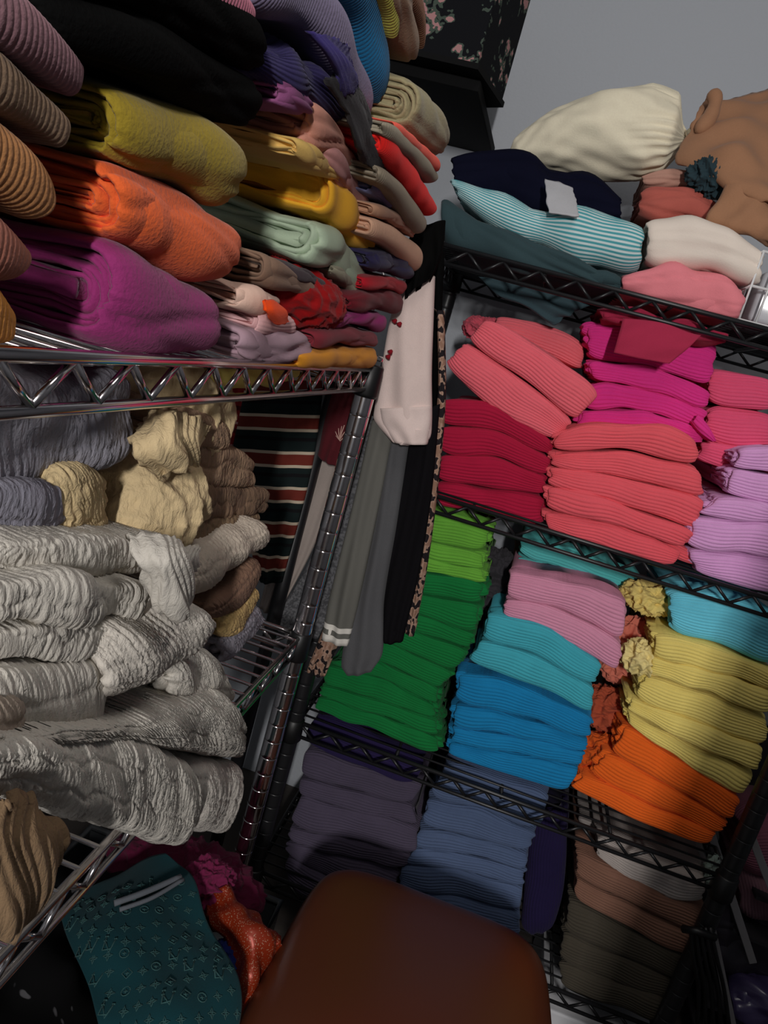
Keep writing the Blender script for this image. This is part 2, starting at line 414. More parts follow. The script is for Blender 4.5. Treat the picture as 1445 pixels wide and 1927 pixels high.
# ------------------------------------------------------------------ wire racks
CHROME = plain('chrome', (205, 200, 200), .95, .16, 1.0)
BLACKM = plain('black_powder_coat', (26, 26, 28), 1.0, .38, 0.0)
PLASTIC = plain('black_plastic', (14, 14, 15), 1.0, .45)
def wire_rack(label, x0, x1, y0, y1, zs, ztop, mat, wires, rp=.0127, collar=PLASTIC):
    t = empty('wire_shelving_rack', ((x0 + x1) / 2, (y0 + y1) / 2, FLOOR), label, 'shelving rack')
    for x in (x0, x1):
        for y in (y0, y1):
            mb = MB(); P = []; R = []
            z = FLOOR + .02
            while z < ztop:
                P += [(x, y, z - .004), (x, y, z - .0008), (x, y, z - .0002), (x, y, z), (x, y, z + .0006), (x, y, z + .0012), (x, y, z + .0014), (x, y, z + .002), (x, y, z + .006)]; R += [rp, rp, rp, rp * .985, rp * .965, rp * .965, rp * .985, rp, rp]
                z += .0254
            mb.tube(P, R, 20); mb.tube([(x, y, ztop), (x, y, ztop + .006)], [rp * 1.03, rp * .8], 16)
            po = part(mb, 'post', mat, t)
            f = MB(); f.tube([(x, y, FLOOR), (x, y, FLOOR + .006), (x, y, FLOOR + .02)], [.017, .017, .009], 14); part(f, 'foot', PLASTIC, po)
    for z in zs:
        mb = MB(); r = .0031; h = .024
        cor = [(x0, y0), (x1, y0), (x1, y1), (x0, y1)]
        for i in range(4):
            (ax, ay), (bx, by) = cor[i], cor[(i + 1) % 4]
            a = np.array([ax, ay]); b = np.array([bx, by]); u = _n(b - a); g = .012
            a = a + u * g; b = b - u * g; ln = np.linalg.norm(b - a)
            mb.tube([(*a, z), (*b, z)], r * 1.15, 10); mb.tube([(*(a + u * .004), z - h), (*(b - u * .004), z - h)], r, 10)
            n = max(4, int(round(ln / .026))); n += n % 2; pts = []
            for k in range(n + 1):
                c = a + u * (ln * k / n); pts.append((*c, z - .002 if k % 2 == 0 else z - h + .002))
            for k in range(n): mb.tube([pts[k], pts[k + 1]], r * .8, 6)
        if wires == 'x':
            ny = int((y1 - y0) / .024)
            for k in range(1, ny): yy = y0 + (y1 - y0) * k / ny; mb.tube([(x0, yy, z + .002), (x1, yy, z + .002)], .0019, 6)
            for xx in np.linspace(x0, x1, 5)[1:-1]: mb.tube([(xx, y0, z - .003), (xx, y1, z - .003)], .003, 6)
        else:
            ny = int((y1 - y0) / .025)
            for k in range(1, ny): yy = y0 + (y1 - y0) * k / ny; mb.tube([(x0, yy, z + .002), (x1, yy, z + .002)], .0019, 6)
            for xx in np.linspace(x0, x1, 5)[1:-1]: mb.tube([(xx, y0, z - .003), (xx, y1, z - .003)], .003, 6)
        sh = part(mb, 'shelf', mat, t)
        for x in (x0, x1):
            for y in (y0, y1):
                c = MB(); c.tube([(x, y, z - .034), (x, y, z - .03), (x, y, z + .004), (x, y, z + .006)], [rp * 1.12, rp * 1.3, rp * 1.18, rp * 1.05], 16)
                part(c, 'collar', collar, sh)
    return t
SZ = [.137, -.208, -.633, -.922]
wire_rack('black wire rack of folded cloths standing against the white back wall', -.215, .484, 1.12, 1.5, SZ, .15, BLACKM, 'x', rp=.0145)
CZ = [-.047, -.406]
wire_rack('shiny chrome wire rack of fabric rolls on the left side', -.56, -.2, -.20, .93, CZ, -.035, CHROME, 'y')

# ------------------------------------------------------------------ ribbed cloths on the black rack
def foldY(name, lab, cat, T, B, y, d, mat, group=None, **kw):
    o = fold(name, [aY(*p, y) for p in T], [aY(*p, y) for p in B], OUTY, d, mat, **kw); return tag(o, lab, cat, group)
ORD = ['top', 'second', 'third', 'fourth', 'fifth', 'sixth', 'seventh', 'eighth', 'ninth', 'tenth']
def stack(col, k, seams, desc, group, y=1.135, d=.27, jit=.006, rib='along', first=0, names=None, tuck='', **kw):
    """cloths of one colour lying on each other; seams = the lines between them, from the top one down"""
    r = rng(); n = len(seams) - 1
    for i in range(n):
        yy = y + r.uniform(-jit, jit)
        T = [aY(*p, yy) for p in seams[i]]; B = [aY(*p, yy) for p in seams[i + 1]]
        pos = names[i] if names else (f'{ORD[i]} from the top' if i else 'topmost') if i < n - 1 or n == 1 else 'bottom'
        if pos == 'topmost' or pos.endswith('from the top') or pos == 'bottom': lab = f'{desc}, {pos} of stack' if not pos.endswith('from the top') else f'{desc}, {pos}'
        else: lab = pos
        kk = dict(rib=rib, bulge=.55, ex=.7); kk.update(kw)
        o = fold('folded_cloth', T, B, OUTY, d, cloth(col, k), **kk)
        tag(o, lab, 'folded cloth', group)
        for side in tuck:                      # the gathered end of the cloth, tucked in beside the fold
            e, q = (0, 1) if side == 'L' else (-1, -2)
            u = _n(T[e] - T[q]); h = T[e] - B[e]; m0 = (T[e] + B[e]) / 2 + np.array([0, .010, 0]); nk = 2
            for w_ in range(nk):
                a_ = .006 + r.uniform(-.002, .003); b_ = a_ - .024
                f0 = .44 - .5 * w_ / nk + r.uniform(-.04, .04); f1 = f0 - .42
                up = r.uniform(-.15, .15)
                ln = r.uniform(.6, 1.3)
                p_ = [m0 + u * b_ + h * f0, m0 + u * a_ * ln + h * (f0 + up * .4)]; g_ = [m0 + u * b_ + h * f1, m0 + u * a_ * ln + h * (f1 + up * .4)]
                if side == 'L': p_, g_ = p_[::-1], g_[::-1]
                c_ = fold('tucked_end', p_, g_, OUTY, .09, cloth(col, k), rib='along', bulge=1.0, ex=1.0, lump=.0015, layers=2, shrink=.5, endr=.006, amp=.0014)
                c_.parent = o; c_.location = c_.location - o.location; o_world[c_.name] = o_world[o.name]
K = 0.85
# upper shelf of ribbed cloths (second shelf of the rack)
stack((160, 20, 54), K, [[(832, 748), (940, 765), (1040, 832)], [(829, 800), (940, 815), (1034, 862)], [(828, 855), (940, 865), (1026, 895)], [(826, 908), (920, 918), (1021, 934)], [(820, 950), (920, 968), (1018, 990)]],
      'crimson ribbed cloth under the coral pink ones', 'crimson ribbed cloths', tuck='R', y=1.145)
stack((232, 108, 118), K, [[(935, 592), (1010, 605), (1098, 643)], [(930, 640), (1010, 660), (1094, 700)]], '', 'coral pink ribbed cloths', y=1.24, d=.2,
      names=['pale coral ribbed cloth lying behind the tilted pink pair'])
stack((228, 100, 112), K, [[(918, 598), (1010, 650), (1130, 738)], [(880, 640), (970, 705), (1078, 792)], [(834, 690), (930, 772), (1042, 826)]], '', 'coral pink ribbed cloths', y=1.14, d=.26,
      names=['upper tilted coral pink ribbed cloth above the crimson stack', 'lower tilted coral pink ribbed cloth resting on the crimson stack'])
stack((212, 50, 132), K, [[(1108, 600), (1230, 612), (1352, 640)], [(1110, 676), (1225, 690), (1335, 732)], [(1118, 718), (1230, 735), (1332, 770)], [(1100, 772), (1220, 775), (1325, 812)], [(1085, 806), (1220, 815), (1318, 838)]],
      'magenta ribbed cloth behind the coral stack', 'magenta ribbed cloths', tuck='L', y=1.19, d=.26)
stack((240, 95, 106), K, [[(1056, 808), (1112, 801), (1246, 803), (1310, 822)], [(1040, 850), (1170, 850), (1312, 876)], [(1038, 876), (1170, 898), (1328, 938)], [(1034, 912), (1170, 950), (1311, 1002)], [(1028, 962), (1150, 985), (1282, 1034)], [(1030, 1000), (1140, 1036), (1270, 1066)]],
      'coral red ribbed cloth at the front of the middle shelf', 'coral red ribbed cloths', tuck='L', y=1.13)
stack((222, 82, 118), K, [[(1340, 690), (1460, 712)], [(1338, 762), (1460, 775)], [(1326, 832), (1460, 850)], [(1312, 868), (1460, 905)]],
      'rose pink ribbed cloth above the lilac stack', 'rose pink ribbed cloths', y=1.2, d=.25)
stack((205, 150, 198), K, [[(1395, 848), (1480, 838)], [(1385, 880), (1480, 900)], [(1368, 935), (1480, 958)], [(1308, 972), (1480, 990)], [(1296, 1034), (1480, 1052)], [(1318, 1085), (1480, 1124)]],
      'lilac ribbed cloth at the right end of the middle shelf', 'lilac ribbed cloths', tuck='L', y=1.13)
o = foldY('folded_cloth', 'small coral flap sticking out at the lower right of the coral stack', 'folded cloth', [(1240, 1008), (1300, 1036)], [(1246, 1044), (1314, 1066)], 1.15, .12, cloth((240, 95, 106), K), 'coral red ribbed cloths', rib='along', bulge=.6)
o = foldY('folded_cloth', 'magenta flap end trailing between magenta and rose pink cloths', 'folded cloth', [(1318, 782), (1352, 824)], [(1304, 796), (1340, 834)], 1.17, .1, cloth((212, 50, 132), K), 'magenta ribbed cloths', rib='along', bulge=.7)
# third shelf
stack((98, 160, 55), K, [[(800, 958), (925, 985)], [(800, 1018), (905, 1042)], [(796, 1050), (907, 1074)], [(792, 1080), (912, 1097)]],
      'lime green ribbed cloth above the dark green ones', 'green ribbed cloths', tuck='R', y=1.15)
stack((14, 106, 50), K, [[(785, 1080), (906, 1097)], [(780, 1118), (900, 1139)], [(772, 1152), (890, 1194)], [(760, 1183), (880, 1226)], [(725, 1209), (850, 1268)], [(690, 1236), (822, 1299)], [(612, 1252), (720, 1280), (816, 1327)], [(606, 1292), (716, 1322), (818, 1358)], [(598, 1311), (710, 1348), (822, 1389)], [(592, 1340), (700, 1376), (820, 1422)]],
      'dark green ribbed cloth beneath the hanging sleeves', 'green ribbed cloths', tuck='R', y=1.14)
stack((85, 180, 178), K, [[(985, 1008), (1100, 1045), (1215, 1098)], [(978, 1045), (1090, 1085), (1207, 1135)], [(972, 1078), (1080, 1105), (1168, 1130)]], '', 'turquoise ribbed cloths', y=1.24, d=.22,
      names=['pale turquoise ribbed cloth just under the middle shelf rail', 'turquoise ribbed cloth behind the dusty pink pair'])
stack((200, 135, 160), K, [[(962, 1076), (1070, 1098), (1178, 1128)], [(955, 1128), (1060, 1152), (1170, 1212)], [(946, 1166), (1050, 1202), (1160, 1272)]], '', 'dusty pink ribbed cloths', y=1.135,
      names=['upper dusty pink ribbed cloth above the turquoise pair', 'lower dusty pink ribbed cloth resting on the turquoise pair'])
stack((62, 158, 172), K, [[(922, 1156), (1030, 1186), (1132, 1252)], [(908, 1208), (1010, 1238), (1116, 1294)], [(880, 1250), (1000, 1290), (1110, 1347)]], '', 'turquoise ribbed cloths', y=1.13,
      names=['upper turquoise ribbed cloth between dusty pink and blue', 'lower turquoise ribbed cloth resting on the blue stack'])
stack((20, 118, 168), K, [[(866, 1266), (990, 1298), (1115, 1352)], [(858, 1328), (980, 1352), (1106, 1392)], [(854, 1372), (970, 1388), (1100, 1418)], [(848, 1398), (960, 1420), (1092, 1444)], [(842, 1422), (950, 1462), (1066, 1496)]],
      'cerulean blue ribbed cloth between green and orange', 'blue ribbed cloths', tuck='L', y=1.135)
stack((105, 195, 215), K, [[(1262, 1112), (1360, 1122), (1470, 1155)], [(1266, 1192), (1360, 1222), (1458, 1262)]], '', 'turquoise ribbed cloths', y=1.14,
      names=['sky blue ribbed cloth on top of the yellow stack'])
stack((216, 196, 110), K, [[(1238, 1194), (1350, 1222), (1458, 1266)], [(1232, 1240), (1340, 1266), (1452, 1302)], [(1222, 1272), (1330, 1306), (1446, 1352)], [(1194, 1318), (1310, 1362), (1440, 1410)], [(1184, 1342), (1300, 1402), (1422, 1458)], [(1184, 1368), (1280, 1432), (1398, 1505)]],
      'butter yellow ribbed cloth above the orange ones', 'yellow ribbed cloths', tuck='L', y=1.135)
stack((238, 102, 30), K, [[(1184, 1370), (1280, 1434), (1396, 1507)], [(1150, 1420), (1260, 1480), (1374, 1548)], [(1104, 1462), (1230, 1520), (1352, 1572)], [(1072, 1484), (1200, 1548), (1330, 1594)]],
      'bright orange ribbed cloth under the yellow stack', 'orange ribbed cloths', tuck='L', y=1.135)
# ruffled ends tucked between the stacks
def scraps(items, group):
    for nm, lab, cat, pts, y, col, k in items:
        c = np.mean([aY(*p, y) for p in pts], 0); P = np.array([aY(*p, y) for p in pts]); rad = (P.max(0) - P.min(0)) / 2
        o = crumple(nm, c, (rad[0], .035, rad[2]), cloth(col, k), amp=.006, wl=(.015, .04)); tag(o, lab, cat, group)
G_ = 'bunched cloths between the stacks'
scraps([('bunched_cloth', 'cream ruffled cloth just left of the sky blue cloth', 'bunched cloth', [(1180, 1085), (1262, 1165)], 1.22, (225, 200, 120), K),
        ('bunched_cloth', 'pale yellow gathered cloth end left of the yellow stack', 'bunched cloth', [(1180, 1200), (1235, 1275)], 1.17, (220, 200, 135), K),
        ('bunched_cloth', 'salmon scrunched cloth right of the dusty pink pair', 'bunched cloth', [(1150, 1150), (1215, 1300)], 1.26, (205, 115, 95), K),
        ('bunched_cloth', 'rust coloured scrunched cloth between blue and orange stacks', 'bunched cloth', [(1100, 1280), (1200, 1390)], 1.24, (165, 75, 50), K),
        ('bunched_cloth', 'orange gathered cloth end left of the orange stack', 'bunched cloth', [(1095, 1370), (1175, 1480)], 1.2, (190, 80, 25), K),
        ('bunched_cloth', 'dark grey cloth standing right of the lime green stack', 'bunched cloth', [(895, 1020), (950, 1180)], 1.28, (52, 50, 54), K),
        ('bunched_cloth', 'deep rose bunched cloth behind the coral pink pair', 'bunched cloth', [(880, 590), (960, 660)], 1.3, (190, 80, 95), K)], G_)
# lowest shelves
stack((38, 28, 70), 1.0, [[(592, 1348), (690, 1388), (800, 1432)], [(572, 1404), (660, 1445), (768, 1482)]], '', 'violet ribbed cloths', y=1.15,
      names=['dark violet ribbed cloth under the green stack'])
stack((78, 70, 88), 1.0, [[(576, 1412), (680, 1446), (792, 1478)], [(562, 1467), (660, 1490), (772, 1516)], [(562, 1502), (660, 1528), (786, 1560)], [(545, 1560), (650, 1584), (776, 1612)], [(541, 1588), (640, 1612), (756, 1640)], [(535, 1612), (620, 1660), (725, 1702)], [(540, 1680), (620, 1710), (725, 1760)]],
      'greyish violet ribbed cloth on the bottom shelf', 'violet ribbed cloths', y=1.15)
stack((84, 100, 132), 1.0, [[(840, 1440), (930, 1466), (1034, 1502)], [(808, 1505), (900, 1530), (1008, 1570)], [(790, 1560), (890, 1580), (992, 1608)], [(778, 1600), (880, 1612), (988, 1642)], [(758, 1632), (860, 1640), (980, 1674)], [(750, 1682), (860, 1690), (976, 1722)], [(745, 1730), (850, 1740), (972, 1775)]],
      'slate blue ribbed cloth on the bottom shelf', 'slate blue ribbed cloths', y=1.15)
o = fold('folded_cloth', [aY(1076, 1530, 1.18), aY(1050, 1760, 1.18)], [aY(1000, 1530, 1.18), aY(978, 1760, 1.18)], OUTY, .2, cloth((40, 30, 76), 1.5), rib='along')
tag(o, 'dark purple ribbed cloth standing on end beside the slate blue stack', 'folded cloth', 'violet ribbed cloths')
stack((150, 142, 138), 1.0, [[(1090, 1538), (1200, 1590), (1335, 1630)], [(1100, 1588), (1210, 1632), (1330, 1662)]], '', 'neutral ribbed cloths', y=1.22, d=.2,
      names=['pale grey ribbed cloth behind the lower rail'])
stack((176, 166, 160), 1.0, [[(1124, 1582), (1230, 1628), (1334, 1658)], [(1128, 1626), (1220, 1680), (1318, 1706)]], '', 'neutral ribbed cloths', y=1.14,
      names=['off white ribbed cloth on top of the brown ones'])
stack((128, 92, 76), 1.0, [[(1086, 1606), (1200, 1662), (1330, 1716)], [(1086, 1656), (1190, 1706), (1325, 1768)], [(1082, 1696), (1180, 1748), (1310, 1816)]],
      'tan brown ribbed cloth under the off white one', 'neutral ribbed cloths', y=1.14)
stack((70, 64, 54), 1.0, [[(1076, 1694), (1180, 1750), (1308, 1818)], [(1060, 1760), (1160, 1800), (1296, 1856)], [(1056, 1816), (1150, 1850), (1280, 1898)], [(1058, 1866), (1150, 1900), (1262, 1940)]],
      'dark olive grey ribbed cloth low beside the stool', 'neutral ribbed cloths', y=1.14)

# ------------------------------------------------------------------ on top of the black rack
GT = 'cloths on top of the black rack'
KT = .8
foldY('folded_cloth', 'dark teal folded cloth under the striped terry roll', 'folded cloth', [(826, 348), (900, 405), (1020, 458), (1182, 522)], [(836, 470), (920, 490), (1020, 515), (1166, 552)], 1.13, .22, cloth((44, 62, 66), KT), GT, lump=.004, layers=3)
o = sheet('hanging_cloth', [[aY(900, 520, 1.2), aY(1000, 535, 1.2), aY(1110, 575, 1.2)], [aY(930, 548, 1.2), aY(1010, 570, 1.19), aY(1085, 585, 1.2)], [aY(985, 570, 1.2), aY(1030, 600, 1.19), aY(1062, 598, 1.2)], [aY(1030, 602, 1.2), aY(1042, 610, 1.2), aY(1054, 606, 1.2)]], cloth((50, 68, 74), KT), lump=.003)
tag(o, 'dark teal cloth corner hanging below the top shelf', 'hanging cloth', GT)
STR = striped('terry_stripes', [(190, 205, 205), (75, 150, 158)], .85, 1 / .0052, [0, .5])
foldY('fabric_roll', 'aqua and white striped terry roll on the dark teal cloth', 'fabric roll', [(838, 318), (920, 352), (1020, 380), (1120, 388), (1216, 402)], [(872, 386), (950, 436), (1040, 470), (1120, 496), (1204, 518)], 1.145, .16, STR, GT, lump=.004, bulge=1.0, ex=.95, rib='along', pitch=.0052, amp=.0006, ruffle=.002, endr=.016)
foldY('fleece_roll', 'navy blue fleece roll behind the striped terry roll', 'fleece roll', [(848, 290), (910, 268), (1000, 272), (1040, 300), (1100, 305), (1168, 350)], [(860, 370), (920, 390), (1000, 420), (1080, 430), (1166, 420)], 1.22, .14, cloth((14, 15, 30), .8, sheen=.08), GT, lump=.005, bulge=1.0, ex=1.0, endr=.02)
o = sheet('cloth_label', [[aY(1026, 338, 1.175), aY(1050, 344, 1.172), aY(1076, 354, 1.175)], [aY(1028, 368, 1.15), aY(1058, 376, 1.146), aY(1084, 378, 1.15)], [aY(1032, 400, 1.128), aY(1060, 404, 1.125), aY(1088, 408, 1.126)]], cloth((165, 165, 168), KT), lump=.0012, edge=.001)
tag(o, 'light grey cloth label lying over the striped terry roll', 'label')
# cream drawstring bag
def bag():
    r = rng(); y = 1.33
    C = spline([aY(955, 300, y), aY(1040, 272, y), aY(1130, 258, y), aY(1220, 256, y), aY(1272, 262, y), aY(1288, 262, y), aY(1300, 262, y)], 70)
    R = np.interp(np.linspace(0, 1, 70), [0, .06, .25, .5, .75, .88, .945, .97, 1], [.004, .026, .05, .068, .072, .060, .022, .012, .020])
    t = np.gradient(C, axis=0); t /= np.linalg.norm(t, axis=1, keepdims=True)
    u = np.cross(t, [0, 1.0, 0]); u /= np.linalg.norm(u, axis=1, keepdims=True); w = np.cross(t, u)
    a = np.linspace(0, 2 * math.pi, 120, endpoint=False)[None, :]
    s = np.linspace(0, 1, 70)[:, None]
    g = np.clip((s - .55) / .4, 0, 1)
    rr = R[:, None] * (1 + .09 * g ** 2 * np.sin(26 * a + 3 * np.sin(3 * a) + 2 * np.sin(5 * a + 4) + 4 * s) + .035 * np.sin(3 * a + 9 * s) + .025 * np.sin(5 * a - 14 * s) + .02 * np.sin(9 * a + 6 * np.sin(5 * s) + 20 * s) + .012 * np.sin(14 * a - 31 * s + 2 * np.sin(2 * a)))
    P = C[:, None] + rr[..., None] * (np.cos(a)[..., None] * u[:, None] * .92 + np.sin(a)[..., None] * w[:, None] * 1.1)
    mb = MB(); mb.grid(P, closed_u=True); mb.f.append(list(range(120))); mb.f.append([69 * 120 + j for j in range(120)][::-1])
    root = mb.build('drawstring_bag', cloth((198, 188, 166), .64, fuzz=400)); tag(root, 'stuffed cream cotton drawstring bag lying against the wall', 'bag')
    cm = MB(); ring = [C[66] + .0155 * (math.cos(k * .3) * u[66] + math.sin(k * .3) * w[66]) for k in range(22)]
    cm.tube(ring, .0016, 6); cm.tube([ring[3], ring[3] + [.006, -.012, -.012], ring[3] + [.004, -.016, -.03]], .0015, 6)
    part(cm, 'drawstring', cloth((190, 175, 150), .6), root)
bag()
SU = cloth((140, 102, 76), .78, fuzz=500, sheen=.08)
Yb = 1.2
br = sheet('suede_cloth', [[aY(1338, 172, 1.34), aY(1400, 182, 1.36), aY(1480, 160, 1.36)], [aY(1300, 240, 1.27), aY(1385, 235, 1.26), aY(1490, 225, 1.28)], [aY(1272, 300, 1.24), aY(1370, 290, 1.2), aY(1490, 300, 1.22)], [aY(1300, 318, 1.22), aY(1395, 335, 1.17), aY(1490, 370, 1.19)], [aY(1345, 345, 1.2), aY(1410, 370, 1.16), aY(1490, 420, 1.17)]], SU, th=.004, res=(50, 50), lump=.0055, wl=(.05, .12), edge=.002)
tag(br, 'brown suede cloth piled at the right end of the top shelf', 'suede cloth')
fl = sheet('suede_flap', [[aY(1378, 330, 1.19), aY(1420, 345, 1.17), aY(1490, 390, 1.18)], [aY(1350, 380, 1.17), aY(1405, 400, 1.15), aY(1490, 440, 1.17)], [aY(1334, 412, 1.17), aY(1390, 430, 1.15), aY(1490, 470, 1.17)], [aY(1370, 425, 1.18), aY(1420, 445, 1.17), aY(1490, 490, 1.19)]], SU, th=.004, lump=.004, build=True)
fl.parent = br; fl.location = fl.location - br.location; o_world[fl.name] = o_world[br.name]
rl = MB(); pts = spline([aY(1312, 250, 1.25), aY(1335, 222, 1.26), aY(1346, 190, 1.27), aY(1340, 172, 1.28)], 14); rl.tube(pts, [.004, .009, .011, .012, .012, .011, .011, .010, .009, .009, .010, .011, .010, .004], 12)
c_ = part(rl, 'curled_edge', SU, br)
o = crumple('fuzzy_scrap', aY(1345, 335, 1.22), (.036, .03, .024), cloth((34, 50, 56), .75), amp=.006, wl=(.012, .04)); tag(o, 'dark teal fuzzy cloth scrap under the brown suede', 'cloth scrap')
foldY('folded_cloth', 'pale peach folded cloth under the dark fuzzy scrap', 'folded cloth', [(1214, 318), (1280, 312), (1350, 330)], [(1212, 352), (1280, 348), (1350, 362)], 1.25, .15, cloth((165, 125, 110), KT), GT)
foldY('folded_cloth', 'terracotta folded cloth behind the white linen', 'folded cloth', [(1212, 350), (1280, 346), (1352, 366)], [(1205, 404), (1280, 412), (1350, 424)], 1.21, .15, cloth((160, 82, 72), KT), GT, lump=.004, layers=4, th=.009)
foldY('folded_cloth', 'white linen folded cloth on the pink jersey', 'folded cloth', [(1224, 398), (1290, 398), (1360, 418), (1440, 462)], [(1220, 500), (1290, 502), (1360, 515), (1430, 540)], 1.13, .2, cloth((208, 196, 184), .8, var=.05), GT, lump=.003, bulge=1.0)
foldY('folded_cloth', 'pink jersey folded cloth hanging over the top rail', 'folded cloth', [(1180, 505), (1290, 498), (1408, 530)], [(1168, 556), (1290, 588), (1392, 606)], 1.125, .2, cloth((212, 122, 130), .85), GT, lump=.004, bulge=.9)
o = foldY('folded_cloth', 'raspberry cloth wedged between magenta cloths and top rail', 'folded cloth', [(1128, 572), (1250, 592), (1382, 622)], [(1138, 608), (1250, 630), (1362, 652)], 1.135, .2, cloth((150, 36, 64), .85), GT, lump=.004, bulge=.7)
f_ = sheet('flap', [[aY(1172, 600, 1.122), aY(1240, 608, 1.115), aY(1318, 632, 1.12)], [aY(1164, 632, 1.112), aY(1228, 645, 1.105), aY(1298, 652, 1.11)], [aY(1155, 664, 1.112), aY(1205, 675, 1.105), aY(1258, 684, 1.11)]], cloth((156, 40, 68), .85), lump=.0018, th=.004)
f_.parent = o; f_.location = f_.location - o.location; o_world[f_.name] = o_world[o.name]
# white wire basket at the right end
t = empty('wire_basket', (.30, 1.2, .14), 'white wire basket at the far right of the top shelf', 'basket')
mb = MB(); x0, x1, y0, y1, z0, z1 = .225, .40, 1.135, 1.36, .142, .232
for z in (z0, (z0 + z1) / 2, z1):
    mb.tube([(x0, y0, z), (x1, y0, z), (x1, y1, z), (x0, y1, z), (x0, y0, z)], .002, 6)
for k in range(9):
    x = x0 + (x1 - x0) * k / 8; mb.tube([(x, y0, z0), (x, y0, z1)], .0016, 6); mb.tube([(x, y0, z0), (x, y1, z0)], .0016, 6)
for k in range(1, 9): y = y0 + (y1 - y0) * k / 8; mb.tube([(x0, y, z0), (x0, y, z1)], .0016, 6)
part(mb, 'wire_grid', plain('white_wire', (225, 225, 225), 1, .4), t)
cl = MB(); cl.box((.31, 1.25, .18), (.14, .19, .07)); o = cl.build('plastic_packet', plain('clear_plastic_film', (190, 190, 195), 1, .15, spec=.6), bevel=.008); tag(o, 'clear plastic packet lying in the white wire basket', 'packet')
# floral box above the corner
def floral():
    m, N, L, P = new_mat('floral_paper')
    tc = N.new('ShaderNodeTexCoord'); v = N.new('ShaderNodeTexVoronoi'); v.inputs['Scale'].default_value = 15; v.feature = 'F1'
    n = N.new('ShaderNodeTexNoise'); n.inputs['Scale'].default_value = 60; mx = N.new('ShaderNodeMix'); mx.data_type = 'RGBA'; mx.inputs[0].default_value = .10
    L.new(tc.outputs['Object'], n.inputs['Vector']); L.new(tc.outputs['Object'], mx.inputs[6]); L.new(n.outputs['Color'], mx.inputs[7]); L.new(mx.outputs[2], v.inputs['Vector'])
    cr = N.new('ShaderNodeValToRGB'); cr.color_ramp.interpolation = 'CONSTANT'; e = cr.color_ramp.elements
    e[0].color = (*alb((150, 110, 110), .8), 1); e[1].position = .26; e[1].color = (*alb((60, 70, 62), .8), 1)
    q = e.new(.36); q.color = (*alb((13, 14, 18), .9), 1)
    L.new(v.outputs['Distance'], cr.inputs[0]); L.new(cr.outputs[0], P.inputs['Base Color']); P.inputs['Roughness'].default_value = .85; P.inputs['Specular IOR Level'].default_value = .15
    return m
FLM = floral()
root = empty('storage_box', (-.32, 1.36, .385), 'dark floral storage box high in the corner', 'box')
def prism(mb, quad, dz):
    q = np.array(quad, float); V = np.r_[q, q + [0, 0, dz]]
    mb.add(V, [(3, 2, 1, 0), (4, 5, 6, 7), (0, 1, 5, 4), (1, 2, 6, 5), (2, 3, 7, 6), (3, 0, 4, 7)])
mb = MB(); prism(mb, [(-.45, 1.19, .393), (-.222, 1.19, .393), (-.192, 1.32, .393), (-.45, 1.5, .393)], .2); part(mb, 'box_body', FLM, root, smooth=False)
mb = MB(); prism(mb, [(-.455, 1.185, .385), (-.218, 1.185, .385), (-.188, 1.325, .385), (-.455, 1.51, .385)], .008); part(mb, 'box_base', plain('black_card', (11, 11, 12), 1, .8, spec=.15), root, smooth=False)
mb = MB(); mb.box((-.34, 1.39, .375), (.25, .34, .016)); o = mb.build('wall_shelf', plain('black_laminate', (11, 11, 12), 1, .8, spec=.15), smooth=False, bevel=.002)
tag(o, 'small black wall shelf under the floral box', 'shelf')

# ------------------------------------------------------------------ fabric on the chrome rack, top shelf
KL = .66
def foldX(name, lab, cat, T, B, x, d, mat, group=None, **kw):
    o = fold(name, [aX(*p, x) for p in T], [aX(*p, x) for p in B], OUTX, d, mat, **kw); return tag(o, lab, cat, group)
GF = 'thick folded fabrics at the near end of the chrome rack'
def near(lab, T, B, col, k=KL, x=-.2, d=.16, **kw):
    a = dict(shrink=.3, rib='around', pitch=.0034, amp=.0006, lump=.002, bulge=1.0, endr=.02, layers=2); a.update(kw)
    return foldX('fabric_bolt', lab, 'fabric bolt', T, B, x, d, cloth(col, k, fuzz=500, bump=.4, sheen=.08), GF, **a)
near('dusty mauve ridged fabric bolt, topmost at the left edge', [(-150, -150), (60, 0), (190, 105)], [(-150, -20), (20, 88), (172, 205)], (112, 82, 88))
near('taupe ridged fabric bolt under the dusty mauve one', [(-150, -20), (10, 82), (168, 205)], [(-150, 108), (0, 206), (142, 316)], (108, 88, 70))
near('camel brown ridged fabric bolt under the taupe one', [(-150, 110), (0, 206), (140, 320)], [(-150, 285), (0, 380), (92, 446)], (142, 98, 60))
near('salmon brown ridged fabric bolt above the small amber one', [(-150, 288), (0, 384), (90, 450)], [(-150, 455), (0, 530), (58, 556)], (132, 82, 68))
near('amber orange ridged fabric bolt just over the chrome rail', [(-150, 460), (0, 520), (58, 566)], [(-150, 640), (-20, 664), (36, 668)], (168, 112, 50), bulge=.85)
FT = cloth
def roll(lab, T, B, col, k=KL, x=-.2, d=.17, **kw):
    a = dict(rib=None, layers=7, th=.0036, lump=.002, ruffle=.0011, bulge=1.0, ex=.9, endr=.008, rwl=(.004, .008), shrink=.2); a.update(kw)
    return foldX('fabric_roll', lab, 'fabric roll', T, B, x, d, cloth(col, k, fuzz=420, bump=.5, sheen=.1), GF, **a)
roll('plum magenta fabric roll resting on the chrome shelf', [(250, 462), (340, 505), (432, 562)], [(225, 676), (310, 680), (420, 682)], (118, 36, 86), th=.004, bulge=.85, x=-.196)
roll('orange fabric roll lying on the plum roll', [(236, 308), (350, 352), (486, 428)], [(252, 472), (340, 516), (448, 556)], (190, 82, 38))
roll('olive mustard fabric roll lying on the orange roll', [(242, 158), (360, 200), (494, 274)], [(252, 320), (340, 352), (452, 404)], (124, 106, 30))
